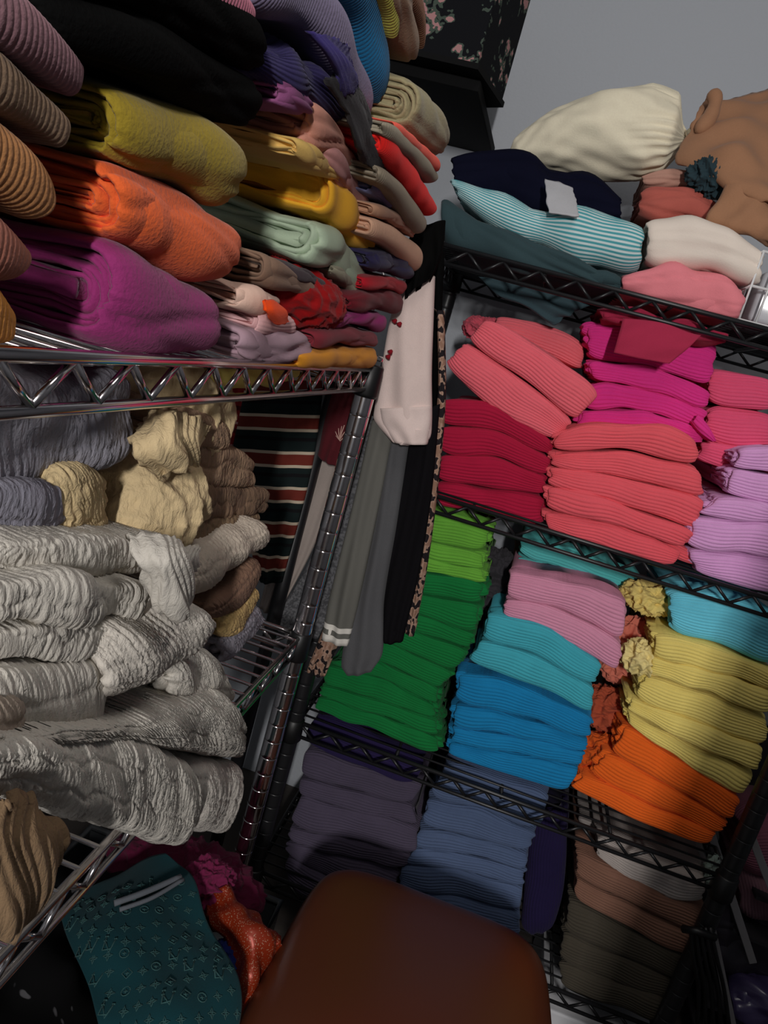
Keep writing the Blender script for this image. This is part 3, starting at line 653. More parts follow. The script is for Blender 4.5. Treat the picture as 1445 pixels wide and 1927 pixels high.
roll('black fabric roll above the olive roll, lower of two', [(100, -30), (310, 46), (520, 160)], [(130, 118), (300, 172), (492, 264)], (9, 9, 9), rib=None, layers=3)
roll('black fabric roll above the olive roll, upper of two', [(120, -200), (340, -84), (510, 40)], [(110, -40), (310, 42), (512, 152)], (9, 9, 9), layers=3)
near('rosy pink ridged fabric bolt above the black rolls', [(330, -120), (430, -60), (505, 5)], [(300, -60), (400, 12), (480, 86)], (150, 88, 105), d=.12)
near('grey beige fabric bolt at the upper left frame edge', [(60, -110), (150, -60), (230, -40)], [(50, -60), (130, -8), (215, 16)], (100, 92, 80), x=-.215, d=.1)
GJ = 'folded jersey fabrics on the chrome top shelf'
def jers(lab, T, B, col, k=KL * 1.15, x=-.2, d=.17, **kw):
    a = dict(rib=None, layers=4, th=.0065, lump=.0028, ruffle=.003, bulge=.95, ex=.85, endr=.007); a.update(kw)
    return foldX('folded_fabric', lab, 'folded fabric', T, B, x, d, cloth(col, k, fuzz=900, bump=.15), GJ, **a)
jers('orchid violet folded fabric above the peach one', [(545, 148), (600, 175)], [(545, 212), (610, 232)], (128, 72, 112), d=.12)
jers('peach pink folded fabric above the pale yellow one', [(606, 195), (655, 250), (705, 345)], [(596, 290), (660, 320), (716, 410)], (180, 125, 108))
jers('dusty pink folded fabric between peach and bright yellow', [(630, 280), (680, 335), (716, 412)], [(622, 312), (670, 375), (718, 458)], (160, 112, 108), d=.13)
jers('pale yellow folded fabric under the peach one', [(578, 258), (620, 290), (660, 320)], [(578, 312), (620, 335), (655, 360)], (196, 162, 92), d=.12)
jers('bright yellow folded fabric lying on the mint one', [(640, 308), (682, 378), (714, 466)], [(628, 418), (672, 450), (706, 506)], (226, 164, 44), k=.75)
jers('mint green folded fabric in the middle of the pile', [(622, 412), (670, 450), (714, 532)], [(592, 502), (640, 520), (694, 576)], (150, 165, 142), d=.2, th=.009)
jers('sage grey folded fabric peeping out under the mint one', [(640, 498), (668, 522), (690, 560)], [(636, 516), (660, 545), (682, 584)], (126, 122, 104), d=.12)
jers('dark aubergine folded fabric above the taupe one', [(560, 496), (615, 520), (672, 580)], [(556, 532), (605, 560), (658, 598)], (58, 48, 52), d=.14)
jers('taupe folded fabric above the red lace', [(520, 476), (585, 520), (646, 586)], [(510, 540), (575, 565), (640, 614)], (116, 92, 76), d=.17)
o = crumple('lace_fabric', aX(545, 560, -.235), (.045, .09, .028), cloth((140, 8, 12), 1.0), amp=.004, wl=(.015, .05)); tag(o, 'red lace fabric crumpled under the taupe fold', 'lace fabric')
o = sheet('ribbon_scrap', [[aX(496, 562, -.197), aX(512, 560, -.196), aX(524, 572, -.197)], [aX(500, 585, -.192), aX(516, 584, -.19), aX(538, 586, -.192)], [aX(512, 606, -.194), aX(526, 610, -.192), aX(540, 606, -.194)]], cloth((235, 72, 12), .9), lump=.001, edge=.0015)
tag(o, 'bright orange ribbon scrap lying on the red lace', 'ribbon')
jers('cream pink folded fabric with a curled end beside the plum roll', [(478, 532), (545, 560)], [(470, 602), (540, 606)], (196, 164, 148), d=.1)
jers('pale pink waffle fabric under the cream pink one', [(498, 588), (560, 598)], [(490, 634), (560, 634)], (190, 150, 150), d=.11, rib='along', pitch=.003, amp=.0005)
jers('lilac grey folded fabric just above the chrome rail', [(478, 622), (540, 624), (602, 632)], [(470, 690), (540, 692), (602, 686)], (148, 122, 132), d=.14, th=.009, x=-.196, bulge=.8)
o = fold('folded_fabric', [aX(420, 672, -.225), aX(575, 664, -.225)], [aX(395, 738, -.225), aX(570, 730, -.225)], OUTX, .10, cloth((195, 176, 92), .6), layers=3); tag(o, 'pale yellow folded fabric seen through the chrome rail', 'folded fabric', GJ)
jers('mustard folded fabric at the shelf corner by the post', [(575, 664), (650, 656), (718, 656)], [(572, 698), (650, 697), (712, 697)], (190, 125, 30), x=-.19, d=.2, lump=.0014)
jers('wine red folded fabric on the mustard one', [(606, 628), (660, 616), (718, 626)], [(600, 664), (650, 655), (714, 656)], (112, 36, 46), x=-.19, d=.2, lump=.0014)
jers('magenta folded fabric on the wine red one', [(640, 594), (690, 586), (734, 592)], [(640, 622), (690, 616), (726, 630)], (130, 26, 92), x=-.19, d=.2, lump=.0014)
jers('burgundy folded fabric on the magenta one', [(676, 556), (720, 546), (766, 552)], [(668, 590), (720, 588), (758, 596)], (92, 18, 28), x=-.188, d=.2, lump=.0014)
jers('scarlet folded fabric between navy and burgundy', [(698, 522), (735, 520), (770, 532)], [(694, 552), (730, 545), (764, 556)], (150, 16, 30), x=-.188, d=.2, lump=.0014)
jers('midnight navy folded fabric below the nude one', [(712, 470), (750, 474), (790, 490)], [(708, 516), (745, 518), (782, 534)], (36, 32, 62), x=-.184, d=.2)
jers('nude pink folded fabric on the navy one', [(715, 410), (755, 430), (804, 466)], [(708, 452), (750, 475), (792, 522)], (176, 138, 114), x=-.18, d=.2, rib='around', pitch=.003, amp=.0004, lump=.0008)
jers('tan folded fabric leaning above the nude one', [(712, 384), (750, 400), (790, 436)], [(712, 412), (745, 425), (784, 454)], (156, 118, 94), x=-.182, d=.2, lump=.0014)
jers('slate blue folded fabric behind the taupe knit', [(714, 332), (750, 362), (788, 410)], [(708, 372), (745, 398), (780, 432)], (92, 92, 122), x=-.184, d=.2)
jers('taupe knit folded fabric left of the scarlet knit', [(728, 312), (770, 355), (814, 412)], [(722, 345), (755, 385), (798, 450)], (122, 112, 96), x=-.172, d=.2, rib='around', pitch=.003, amp=.0004, lump=.0008)
jers('scarlet knit folded fabric standing out brightest by the corner', [(734, 248), (785, 310), (831, 388)], [(726, 292), (770, 352), (816, 416)], (205, 30, 26), x=-.17, d=.2, rib='around', pitch=.003, amp=.0004, lump=.0008)
jers('grey beige knit folded fabric right of the scarlet knit', [(738, 228), (790, 272), (836, 328)], [(732, 262), (780, 305), (820, 354)], (126, 118, 102), x=-.168, d=.2, rib='around', pitch=.003, amp=.0004, lump=.0008)
jers('coral knit folded fabric under the sage roll', [(755, 232), (795, 262), (834, 308)], [(752, 256), (790, 290), (829, 328)], (205, 85, 70), x=-.168, d=.2, rib='around', pitch=.003, amp=.0004, lump=.0008)
roll('sage green fabric roll with its spiral end showing', [(806, 150), (835, 185), (858, 225)], [(780, 262), (815, 290), (848, 305)], (124, 116, 88), x=-.17, d=.15, k=.66, th=.0065)
foldX('ribbed_fabric', 'violet ribbed fabric with frayed end on the orchid one', 'ribbed fabric', [(520, 70), (600, 110), (668, 190)], [(500, 150), (590, 190), (690, 285)], -.205, .14, cloth((50, 42, 92), KL * 1.7), 'loose ribbed fabrics', rib='along', pitch=.0045, amp=.0012, lump=.004, ruffle=.006, layers=4)
o = sheet('fringe_strip', [[aX(610, 150, -.19), aX(640, 140, -.188), aX(668, 160, -.19)], [aX(650, 210, -.185), aX(676, 205, -.183), aX(694, 215, -.187)], [aX(664, 265, -.184), aX(690, 262, -.182), aX(712, 268, -.186)], [aX(684, 310, -.186), aX(705, 318, -.184), aX(728, 322, -.188)]], cloth((40, 38, 40), KL * 1.3), rib='u', pitch=.006, amp=.0010, edge=.002, lump=.002, th=.004)
tag(o, 'charcoal crinkled fringe strip trailing down beside the lavender fabric', 'fringe strip')
o = sheet('fringe_strip', [[aX(585, 60, -.192), aX(610, 62, -.19), aX(640, 92, -.192)], [aX(625, 130, -.186), aX(650, 128, -.184), aX(668, 140, -.188)], [aX(640, 180, -.186), aX(652, 180, -.184), aX(668, 172, -.188)]], cloth((60, 50, 112), KL * 1.8), rib='u', pitch=.006, amp=.0010, edge=.0015, lump=.002, th=.004)
tag(o, 'violet fringed strip lying across the violet ribbed fabric', 'fringe strip')
near('lavender grey ridged fabric bolt left of the blue one', [(545, -110), (640, -10), (712, 150)], [(490, 40), (600, 80), (704, 240)], (98, 90, 112), d=.15, pitch=.0036, k=KL * 1.05)
near('cobalt blue ridged fabric bolt standing tall near the corner', [(690, -190), (735, -40), (748, 130)], [(630, -70), (690, 60), (722, 224)], (18, 88, 128), d=.15, pitch=.0036, k=KL * 1.1)
near('lime green ridged fabric bolt right of the blue one', [(735, -90), (758, -20), (764, 40)], [(725, -20), (745, 40), (752, 82)], (140, 138, 60), x=-.19, d=.12)
near('tan smooth fabric bolt right of the lime one', [(760, -90), (790, 0), (802, 90)], [(748, -10), (770, 60), (786, 128)], (110, 88, 68), x=-.185, d=.12, rib=None)
near('brown fuzzy fabric bolt beside the floral box', [(785, -60), (805, 0), (812, 70)], [(780, 0), (800, 60), (806, 100)], (98, 66, 48), x=-.19, d=.12)

# ------------------------------------------------------------------ gauze on the chrome rack, second shelf
KG = .72
GG = 'crinkled gauze cloths on the chrome second shelf'
def gauze(lab, T, B, col, x=-.17, d=.2, k=KG, **kw):
    a = dict(rib='crinkle', pitch=.0095, amp=.0011, lump=.0026, ruffle=.003, bulge=.55, ex=.68, layers=3, th=.007, crink=.0006); a.update(kw)
    return foldX('crinkled_cloth', lab, 'crinkled cloth', T, B, x, d, cloth(col, k, fuzz=900, bump=.3, sheen=.03, var=.04, crinkle=.55), GG, **a)
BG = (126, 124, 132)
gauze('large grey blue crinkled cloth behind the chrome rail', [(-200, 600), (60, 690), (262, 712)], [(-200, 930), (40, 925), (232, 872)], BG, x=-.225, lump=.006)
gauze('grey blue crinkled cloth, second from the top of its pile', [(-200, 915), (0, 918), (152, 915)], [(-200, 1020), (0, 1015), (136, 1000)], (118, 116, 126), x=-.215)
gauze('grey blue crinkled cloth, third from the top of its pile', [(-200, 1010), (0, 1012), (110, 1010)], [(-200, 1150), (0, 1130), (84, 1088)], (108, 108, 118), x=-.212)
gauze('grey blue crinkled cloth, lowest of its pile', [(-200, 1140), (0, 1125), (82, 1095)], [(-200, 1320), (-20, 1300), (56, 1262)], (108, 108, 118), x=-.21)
CRM = (178, 158, 122)
cm_ = lambda col, k=KG: cloth(col, k, fuzz=900, bump=.3, sheen=.03, var=.04, crinkle=.55)
def cr(lab, px, x, rad, col, **kw):
    a = dict(amp=.005, wl=(.03, .08)); a.update(kw)
    o = crumple('crinkled_cloth', aX(*px, x), rad, cm_(col), **a); tag(o, lab, 'crinkled cloth', GG)
cr('cream crumpled cloth just under the chrome rail', (318, 770), -.26, (.045, .05, .045), CRM)
cr('cream crumpled cloth in the middle, over the white pile', (255, 945), -.245, (.045, .058, .042), CRM, amp=.006)
gauze('cream crinkled cloth folded left of the crumpled cream one', [(120, 885), (210, 880)], [(130, 1025), (230, 1015)], (178, 158, 120), x=-.215, d=.1)
o = sheet('crinkled_cloth', [[aX(262, 800, -.225), aX(320, 770, -.205), aX(378, 800, -.215)], [aX(250, 850, -.21), aX(330, 830, -.195), aX(376, 850, -.21)], [aX(300, 890, -.21), aX(335, 880, -.195), aX(355, 872, -.205)]], cm_(CRM), rib='u', pitch=.008, amp=.0010, edge=.003, lump=.004, th=.004, res=(50, 70))
tag(o, 'cream crinkled flap hanging below the chrome rail', 'crinkled cloth', GG)
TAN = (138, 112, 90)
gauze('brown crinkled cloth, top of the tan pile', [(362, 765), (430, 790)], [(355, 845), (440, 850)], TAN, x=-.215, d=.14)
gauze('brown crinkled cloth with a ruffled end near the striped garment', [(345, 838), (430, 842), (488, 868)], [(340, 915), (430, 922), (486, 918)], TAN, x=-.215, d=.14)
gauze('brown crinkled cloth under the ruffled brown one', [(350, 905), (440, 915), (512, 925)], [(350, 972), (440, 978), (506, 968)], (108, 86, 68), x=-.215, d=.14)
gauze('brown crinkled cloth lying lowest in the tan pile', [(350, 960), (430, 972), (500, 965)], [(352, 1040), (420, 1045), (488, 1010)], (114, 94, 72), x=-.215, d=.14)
gauze('cream white crinkled roll pointing to the striped garment', [(372, 1062), (440, 1010), (508, 978)], [(385, 1148), (450, 1095), (516, 1022)], (166, 154, 140), x=-.195, d=.08, pitch=.006, amp=.0012, bulge=1.0, ex=1.0)
gauze('brown crinkled roll under the cream white roll', [(400, 1135), (440, 1105), (486, 1050)], [(412, 1175), (455, 1150), (492, 1098)], (112, 86, 70), x=-.2, d=.08, pitch=.006, amp=.0012)
gauze('pale yellow crinkled roll under the brown roll', [(420, 1165), (455, 1135), (488, 1095)], [(425, 1212), (462, 1180), (494, 1130)], (172, 145, 96), x=-.2, d=.08, pitch=.006, amp=.0012)
gauze('lavender grey crinkled roll lowest at the right of the pile', [(424, 1205), (460, 1175), (500, 1140)], [(428, 1255), (465, 1218), (508, 1172)], (122, 118, 126), x=-.2, d=.08, pitch=.006, amp=.0012)
WH = (170, 165, 156)
gauze('white crinkled cloth, topmost of the white pile', [(10, 1025), (200, 1010), (340, 1012)], [(0, 1095), (190, 1092), (352, 1080)], WH, x=-.195, d=.16)
o = sheet('crinkled_cloth', [[aX(235, 1010, -.19), aX(300, 1005, -.175), aX(368, 1050, -.185)], [aX(255, 1060, -.175), aX(315, 1060, -.16), aX(372, 1065, -.175)], [aX(280, 1110, -.172), aX(330, 1120, -.158), aX(356, 1110, -.17)], [aX(318, 1158, -.172), aX(336, 1164, -.162), aX(354, 1152, -.17)]], cm_(WH), rib='u', pitch=.007, amp=.0009, edge=.003, lump=.003, th=.004, res=(50, 70))
tag(o, 'white crinkled flap hanging over the white pile', 'crinkled cloth', GG)
gauze('white crinkled cloth, second of the white pile, with wide pleats', [(5, 1090), (180, 1092), (296, 1108)], [(0, 1185), (160, 1178), (280, 1172)], WH, x=-.18)
gauze('white crinkled cloth, third of the white pile', [(0, 1183), (160, 1176), (282, 1170)], [(0, 1270), (150, 1250), (240, 1224)], WH, x=-.178)
gauze('white crinkled roll lying diagonally with its spiral end showing', [(212, 1215), (300, 1168), (392, 1118)], [(238, 1345), (330, 1300), (425, 1222)], (170, 164, 155), x=-.165, d=.09, bulge=1.0, ex=1.0, pitch=.0075, amp=.0014, layers=4)
gauze('white crinkled cloth left of the diagonal roll', [(-10, 1262), (120, 1250), (222, 1240)], [(-10, 1395), (110, 1390), (216, 1378)], WH, x=-.172)
gauze('white crinkled cloth behind the roll at the right of the pile', [(330, 1240), (390, 1220), (428, 1235)], [(335, 1345), (400, 1340), (452, 1340)], WH, x=-.178, d=.14)
gauze('white crinkled cloth reaching past the shelf edge, lower middle', [(-70, 1392), (250, 1365), (440, 1312), (462, 1330)], [(-70, 1420), (250, 1402), (400, 1432), (484, 1440)], WH, x=-.158, amp=.0017)
gauze('white crinkled cloth, lowest of the pile, drooping over the rail', [(-70, 1415), (220, 1395), (388, 1436)], [(-70, 1480), (200, 1560), (372, 1612)], WH, x=-.15, amp=.0014, d=.06)
gauze('white crinkled cloth end drooping beside the lowest one', [(384, 1436), (472, 1440)], [(374, 1572), (438, 1580)], (170, 164, 156), x=-.155, d=.055)
gauze('greige crinkled cloth at the left edge beside the white pile', [(-120, 1330), (0, 1318), (66, 1312)], [(-120, 1440), (0, 1450), (72, 1430)], (134, 122, 110), x=-.165)
gauze('off white crinkled cloth at the left edge under the greige one', [(-120, 1400), (0, 1402), (40, 1420)], [(-120, 1500), (0, 1512), (48, 1500)], (186, 174, 158), x=-.152)
o = sheet('crinkled_cloth', [[aX(-80, 1495, -.15), aX(20, 1505, -.14), aX(80, 1515, -.15)], [aX(-80, 1580, -.14), aX(30, 1590, -.13), aX(112, 1575, -.14)], [aX(-80, 1660, -.14), aX(20, 1670, -.13), aX(70, 1665, -.14)], [aX(-80, 1770, -.14), aX(-20, 1755, -.132), aX(22, 1740, -.14)]], cm_((128, 104, 78), 1.1), res=(50, 70), rib='u', pitch=.008, amp=.0008, edge=.003, lump=.003, th=.004)
tag(o, 'tan gauze cloth hanging over the lower left chrome rail', 'crinkled cloth', GG)

# ------------------------------------------------------------------ clothes hanging in the corner
RZ = .10
t = empty('garment_rail', (-.36, 1.06, FLOOR), 'black garment rail hidden behind the chrome rack corner', 'garment rail')
mb = MB(); mb.tube([(-.655, 1.06, RZ), (-.235, 1.06, RZ)], .009, 12); part(mb, 'rod', BLACKM, t)
mb = MB(); mb.tube([(-.275, 1.06, FLOOR + .02), (-.275, 1.06, RZ)], .011, 12); part(mb, 'upright', BLACKM, t)
mb = MB(); mb.box((-.33, 1.06, FLOOR + .01), (.34, .05, .02)); part(mb, 'base', BLACKM, t, smooth=False)
KH = .42
GH = 'clothes hanging in the corner'
def hang(name, lab, cat, Lp, Rp, y, mat, hx=None, **kw):
    o = garment(name, Lp, Rp, y, mat, **kw); tag(o, lab, cat, GH)
    top = np.array(aY((Lp[0][0] + Rp[0][0]) / 2, (Lp[0][1] + Rp[0][1]) / 2, y))
    if top[2] > -.10 and top[0] > -.6:
        x = min(top[0], -.245)
        m = MB(); m.tube([(top[0], y, top[2] - .004), (x, y, RZ - .02), (x, 1.06 - .0125, RZ - .004), (x, 1.06 - .006, RZ + .0125), (x, 1.06 + .008, RZ + .012), (x, 1.06 + .0125, RZ)], .0015, 6)
        part(m, 'hanger_hook', CHROME, o)
    return o
stripe_m = striped('knit_bands', [(18, 28, 28), (175, 160, 140), (98, 38, 30), (175, 160, 140), (18, 28, 28), (14, 14, 16)], .8, 1 / .052, [0, .28, .36, .66, .74, .9], axis=1)
hang('striped_skirt', 'black, rust and cream striped knit garment hanging behind the gauze', 'knit garment', [(470, 690), (450, 790), (440, 860), (468, 1000), (482, 1092)], [(612, 690), (602, 780), (588, 870), (560, 990), (530, 1096)], 1.045, stripe_m, waves=3, wamp=.008)
plaid = striped('red_plaid', [(105, 22, 26), (150, 110, 110), (105, 22, 26), (60, 12, 16)], .5, 1 / .03, [0, .5, .6, .8], axis=1)
hang('plaid_shirt', 'red plaid garment left of the striped knit', 'shirt', [(440, 690), (425, 760), (412, 830)], [(500, 690), (475, 760), (452, 850)], 1.07, plaid)
hang('dark_red_top', 'dark maroon garment under the chrome rail, leftmost of the hanging clothes', 'top', [(380, 700), (372, 760), (380, 850)], [(455, 700), (450, 760), (430, 860)], 1.09, cloth((50, 16, 18), .5))
wsh = hang('white_trousers', 'long white garment with red clover prints behind the chrome post', 'trousers', [(615, 690), (580, 850), (525, 1010), (488, 1140)], [(690, 690), (660, 840), (600, 1010), (522, 1160)], 1.075, cloth((128, 118, 112), .65))
mb = MB()
for (px, py, s) in ((604, 768, 8), (597, 800, 7), (590, 830, 6)):
    for (dx, dy) in ((-1, 0), (1, 0), (0, -1), (0, 1)):
        c = aY(px + dx * s * .55, py + dy * s * .55, 1.058); mb.tube([c, c + [0, -.0012, 0]], [.0038 * s / 8, .003 * s / 8], 8)
part(mb, 'clover_print', cloth((140, 24, 36), .48), wsh)
bur = hang('burgundy_shorts', 'burgundy garment with a pale line emblem beside the chrome post', 'shorts', [(640, 690), (616, 770), (596, 855), (600, 862)], [(712, 690), (700, 780), (660, 872), (652, 882)], 1.05, cloth((72, 20, 26), .8))
mb = MB()
for k, (ex_, ey_) in enumerate([(631, 812), (637, 806), (643, 802), (648, 800), (652, 808)]):
    mb.tube([aY(640, 828, 1.036), aY((640 + ex_) / 2 - 1, (828 + ey_) / 2, 1.0335), aY(ex_, ey_, 1.036)], .0006, 6)
mb.tube([aY(632, 820, 1.036), aY(640, 830, 1.034), aY(650, 820, 1.036)], .0006, 6)
part(mb, 'line_emblem', cloth((150, 120, 110), .48), bur)
hang('charcoal_sweater', 'charcoal melange garment right behind the chrome post', 'sweater', [(690, 780), (640, 900), (580, 1060), (500, 1190)], [(736, 790), (712, 900), (655, 1080), (600, 1200)], 1.085, blotchy('melange', (74, 74, 76), (52, 52, 54), .5, 260, .42, .58))
hang('black_tunic', 'black garment edge hanging over the top of the white sleeve', 'tunic', [(772, 440), (764, 510), (762, 562)], [(838, 415), (832, 480), (812, 524)], .975, cloth((9, 9, 9), .9), th=.024)
hang('black_robe', 'black garment behind the white sleeve, next to the leopard edge', 'robe', [(786, 470), (780, 560), (745, 680), (720, 820)], [(836, 470), (832, 580), (832, 680), (826, 840)], 1.082, cloth((9, 9, 9), .9))
LEO = blotchy('leopard_print', (128, 104, 90), (20, 16, 18), .5, 95, .47, .5, (105, 80, 66))
hang('leopard_garment', 'leopard print garment edging the red stack', 'garment', [(822, 585), (824, 740), (800, 950), (783, 1080), (762, 1188)], [(836, 585), (838, 760), (819, 960), (800, 1090), (779, 1196)], 1.055, LEO, th=.02, waves=2, wamp=.003)
hang('leopard_trousers', 'leopard print trouser hem below the striped cuff', 'trousers', [(650, 1080), (610, 1180), (578, 1262)], [(690, 1080), (650, 1180), (612, 1272)], 1.075, LEO, th=.018)
hang('black_leggings', 'black sleeve hanging beside the leopard edge', 'sleeve', [(778, 780), (748, 930), (710, 1110), (708, 1196), (712, 1206)], [(828, 760), (812, 930), (786, 1090), (764, 1180), (758, 1206)], 1.03, cloth((13, 12, 14), .6), th=.024)
hang('grey_joggers', 'plain dark grey sleeve hanging lowest of the clothes', 'sleeve', [(738, 790), (704, 960), (664, 1130), (642, 1250), (652, 1268)], [(776, 790), (748, 980), (722, 1130), (719, 1230), (700, 1262)], 1.02, cloth((74, 74, 76), .8), th=.024, waves=2)
CUFF = striped('cuff_bands', [(88, 87, 82), (190, 186, 178), (88, 87, 82), (190, 186, 178), (88, 87, 82)], .75, 1.0, [0, .290, .3005, .306, .3165])
hang('grey_sleeve', 'grey sleeve with two white cuff bands', 'sleeve', [(700, 790), (664, 950), (618, 1130), (606, 1200)], [(746, 790), (712, 960), (676, 1130), (655, 1214)], 1.01, CUFF, th=.022, waves=2)
wsl = hang('white_shirt', 'white sleeve with a rolled cuff hanging in front of the greys', 'sleeve', [(760, 530), (738, 590), (720, 680), (704, 770), (704, 790), (738, 830)], [(818, 520), (815, 600), (812, 700), (812, 800), (806, 828), (770, 838)], 1.0, cloth((186, 168, 162), .72), th=.03, waves=2, wamp=.007)
garment('rolled_cuff', [(716, 768), (722, 800), (742, 832)], [(812, 764), (811, 800), (804, 836)], .998, cloth((192, 174, 168), .72), th=.038, waves=2, wamp=.004, nv=16, parent=wsl)
mb = MB()
for (px, py) in ((741, 606), (750, 612), (733, 664), (729, 673)):
    c = aY(px, py, .982); mb.tube([c, c + [.0025, -.001, .004]], [.0042, .0016], 6)
part(mb, 'red_print', cloth((120, 14, 26), .8), wsl)

# ------------------------------------------------------------------ stool
ZS = -.72
SEAT = plain('brown_leatherette', (84, 42, 24), 1.0, .34, 0.0, .5)
cor = [aZ(586, 1640, ZS), aZ(1046, 1716, ZS), aZ(1078, 1990, ZS), aZ(455, 1990, ZS)]
cor = [np.array(c) for c in cor]
yb = (cor[0][1] + cor[1][1]) / 2
xa, xb = cor[0][0], cor[1][0]
yf = yb - .36
t = empty('leather_stool', ((xa + xb) / 2, (yb + yf) / 2, FLOOR), 'brown leatherette stool seat in the foreground', 'stool')
def seat():
    n = 120; a = np.linspace(0, 2 * math.pi, n, endpoint=False)
    ca, sa = np.cos(a), np.sin(a); e = .36
    X = np.sign(ca) * np.abs(ca) ** e; Y = np.sign(sa) * np.abs(sa) ** e
    cx, cy = (xa + xb) / 2, (yb + yf) / 2; hx, hy = (xb - xa) / 2, (yb - yf) / 2
    rows = []
    for (sc_, z) in ((.0, .012), (.3, .0115), (.6, .010), (.8, .007), (.9, .003), (.95, -.002), (.98, -.008), (1, -.018), (1.0, -.034), (.985, -.042), (.95, -.046), (.5, -.046), (0, -.046)):
        k = sc_; w = 1 + .06 * (-Y)
        rows.append(np.stack([cx + X * hx * w * k, cy + Y * hy * k, np.full(n, ZS + z) + .0], -1))
    mb = MB(); mb.grid(np.array(rows), closed_u=True)
    part(mb, 'seat', SEAT, t)
    pm = MB(); P = rows[8] * 1.0; pm.tube([*(np.array(rows[7]) - [0, 0, .006]), rows[7][0] - np.array([0, 0, .006])], .0016, 6); part(pm, 'piping', SEAT, t)
    for sx in (-1, 1):
        for sy in (-1, 1):
            m = MB(); m.tube([(cx + sx * hx * .72, cy + sy * hy * .72, ZS - .045), (cx + sx * hx * .9, cy + sy * hy * .85, FLOOR)], [.016, .011], 14)
            part(m, 'leg', plain('dark_wood', (44, 30, 22), 1, .5), t)
seat()

# ------------------------------------------------------------------ lower left: bin and draped fabrics
BZ = -.78
t = empty('plastic_bin', (-.26, .83, FLOOR), 'clear plastic bin of fabric under the chrome rack', 'bin')
mb = MB(); th_ = .003
bx0, bx1, by0, by1, bz0, bz1 = -.42, -.125, .64, .905, FLOOR + .003, BZ
PB = plain('bin_plastic', (62, 64, 66), 1, .25, spec=.5)
mb.box(((bx0 + bx1) / 2, (by0 + by1) / 2, bz0 + .003), (bx1 - bx0, by1 - by0, .006))
for c, d in ((((bx0 + bx1) / 2, by0, (bz0 + bz1) / 2), (bx1 - bx0, th_, bz1 - bz0)), (((bx0 + bx1) / 2, by1, (bz0 + bz1) / 2), (bx1 - bx0, th_, bz1 - bz0)), ((bx0, (by0 + by1) / 2, (bz0 + bz1) / 2), (th_, by1 - by0, bz1 - bz0)), ((bx1, (by0 + by1) / 2, (bz0 + bz1) / 2), (th_, by1 - by0, bz1 - bz0))): mb.box(c, d)
part(mb, 'tub', PB, t, smooth=False)
mb = MB(); z = bz1; mb.tube([(bx0, by0, z), (bx1, by0, z), (bx1, by1, z), (bx0, by1, z), (bx0, by0, z)], .005, 8); part(mb, 'rim', PB, t)
KB = .82
def P3(px, py, z): return aZ(px, py, z)
TEAL = cloth((12, 54, 60), KB * 1.15, fuzz=900)
G = [[P3(215, 1650, -.70), P3(262, 1628, -.69), P3(312, 1612, -.68)],
     [P3(120, 1700, -.70), P3(230, 1680, -.672), P3(352, 1640, -.675)],
     [P3(118, 1740, -.70), P3(235, 1735, -.67), P3(385, 1720, -.675)],
     [P3(165, 1850, -.70), P3(290, 1820, -.67), P3(425, 1800, -.68)],
     [P3(185, 1920, -.70), P3(310, 1910, -.67), P3(448, 1880, -.69)],
     [P3(215, 2010, -.72), P3(330, 2000, -.69), P3(440, 1990, -.72)]]
mb, S, Nn = sheet('monogram_cloth', G, TEAL, th=.003, res=(60, 60), lump=.004, wl=(.06, .16), build=False)
mono = mb.build('monogram_cloth', TEAL); tag(mono, 'dark teal monogram print cloth draped over the plastic bin', 'printed cloth')
if Nn[30, 30][2] < 0: Nn = -Nn
mb = MB(); r = rng()
def mark(ci, cj, kind, size):
    i, j = int(ci), int(cj)
    o = S[i, j] + Nn[i, j] * .0022; n = Nn[i, j]
    u = _n(S[i, min(j + 1, 59)] - S[i, max(j - 1, 0)]); w = np.cross(u, n); w = _n(w)
    if w.dot(S[max(i - 1, 0), j] - S[i, j]) < 0: w = -w
    q = lambda a, b: o + size * (a * u + b * w)
    rr = size * .085
    def seg(*p): mb.tube([q(*a) for a in p], rr, 5)
    if kind == 0:   # interlaced letters
        seg((-.25, .75), (-.55, -.5), (.25, -.5), (.3, -.3)); seg((-.05, .75), (-.4, .75))
        seg((-.35, .35), (.1, -.8), (.65, .4)); seg((-.5, .35), (-.2, .35)); seg((.5, .4), (.8, .4))
    elif kind == 1:  # four petals
        for a in range(4):
            c, s_ = math.cos(a * math.pi / 2), math.sin(a * math.pi / 2)
            f = lambda x, y: (x * c - y * s_, x * s_ + y * c)
            seg(f(0, 0), f(.3, .18), f(.75, 0), f(.3, -.18), f(0, 0))
    elif kind == 2:  # flower in a diamond
        seg((0, .8), (.8, 0), (0, -.8), (-.8, 0), (0, .8)); seg((-.3, 0), (.3, 0)); seg((0, -.3), (0, .3))
    else:           # flower in a ring
        seg(*[(.7 * math.cos(k * .6283), .7 * math.sin(k * .6283)) for k in range(11)]); seg((-.3, 0), (.3, 0)); seg((0, -.3), (0, .3))
k = 0
for a, i in enumerate(np.arange(14, 58, 4.2)):
    for b, jx in enumerate(np.arange(4 + (a % 2) * 3, 57, 6.2)):
        kd = [0, 1, 2, 1, 3, 1][(b * 5 + a * 3 + (b * a) // 3) % 6]; mark(i + r.uniform(-.6, .6), jx, kd, .0105 if kd == 0 else .0068); k += 1
part(mb, 'monogram_print', cloth((46, 78, 78), KB), mono)
mb = MB(); mb.tube(spline([P3(215, 1700, -.664), P3(270, 1680, -.66), P3(340, 1650, -.66)], 12), .0035, 6); mb.tube(spline([P3(225, 1712, -.664), P3(285, 1690, -.66), P3(345, 1655, -.66)], 12), .0025, 6)
part(mb, 'hem_piping', cloth((88, 92, 98), KB), mono)
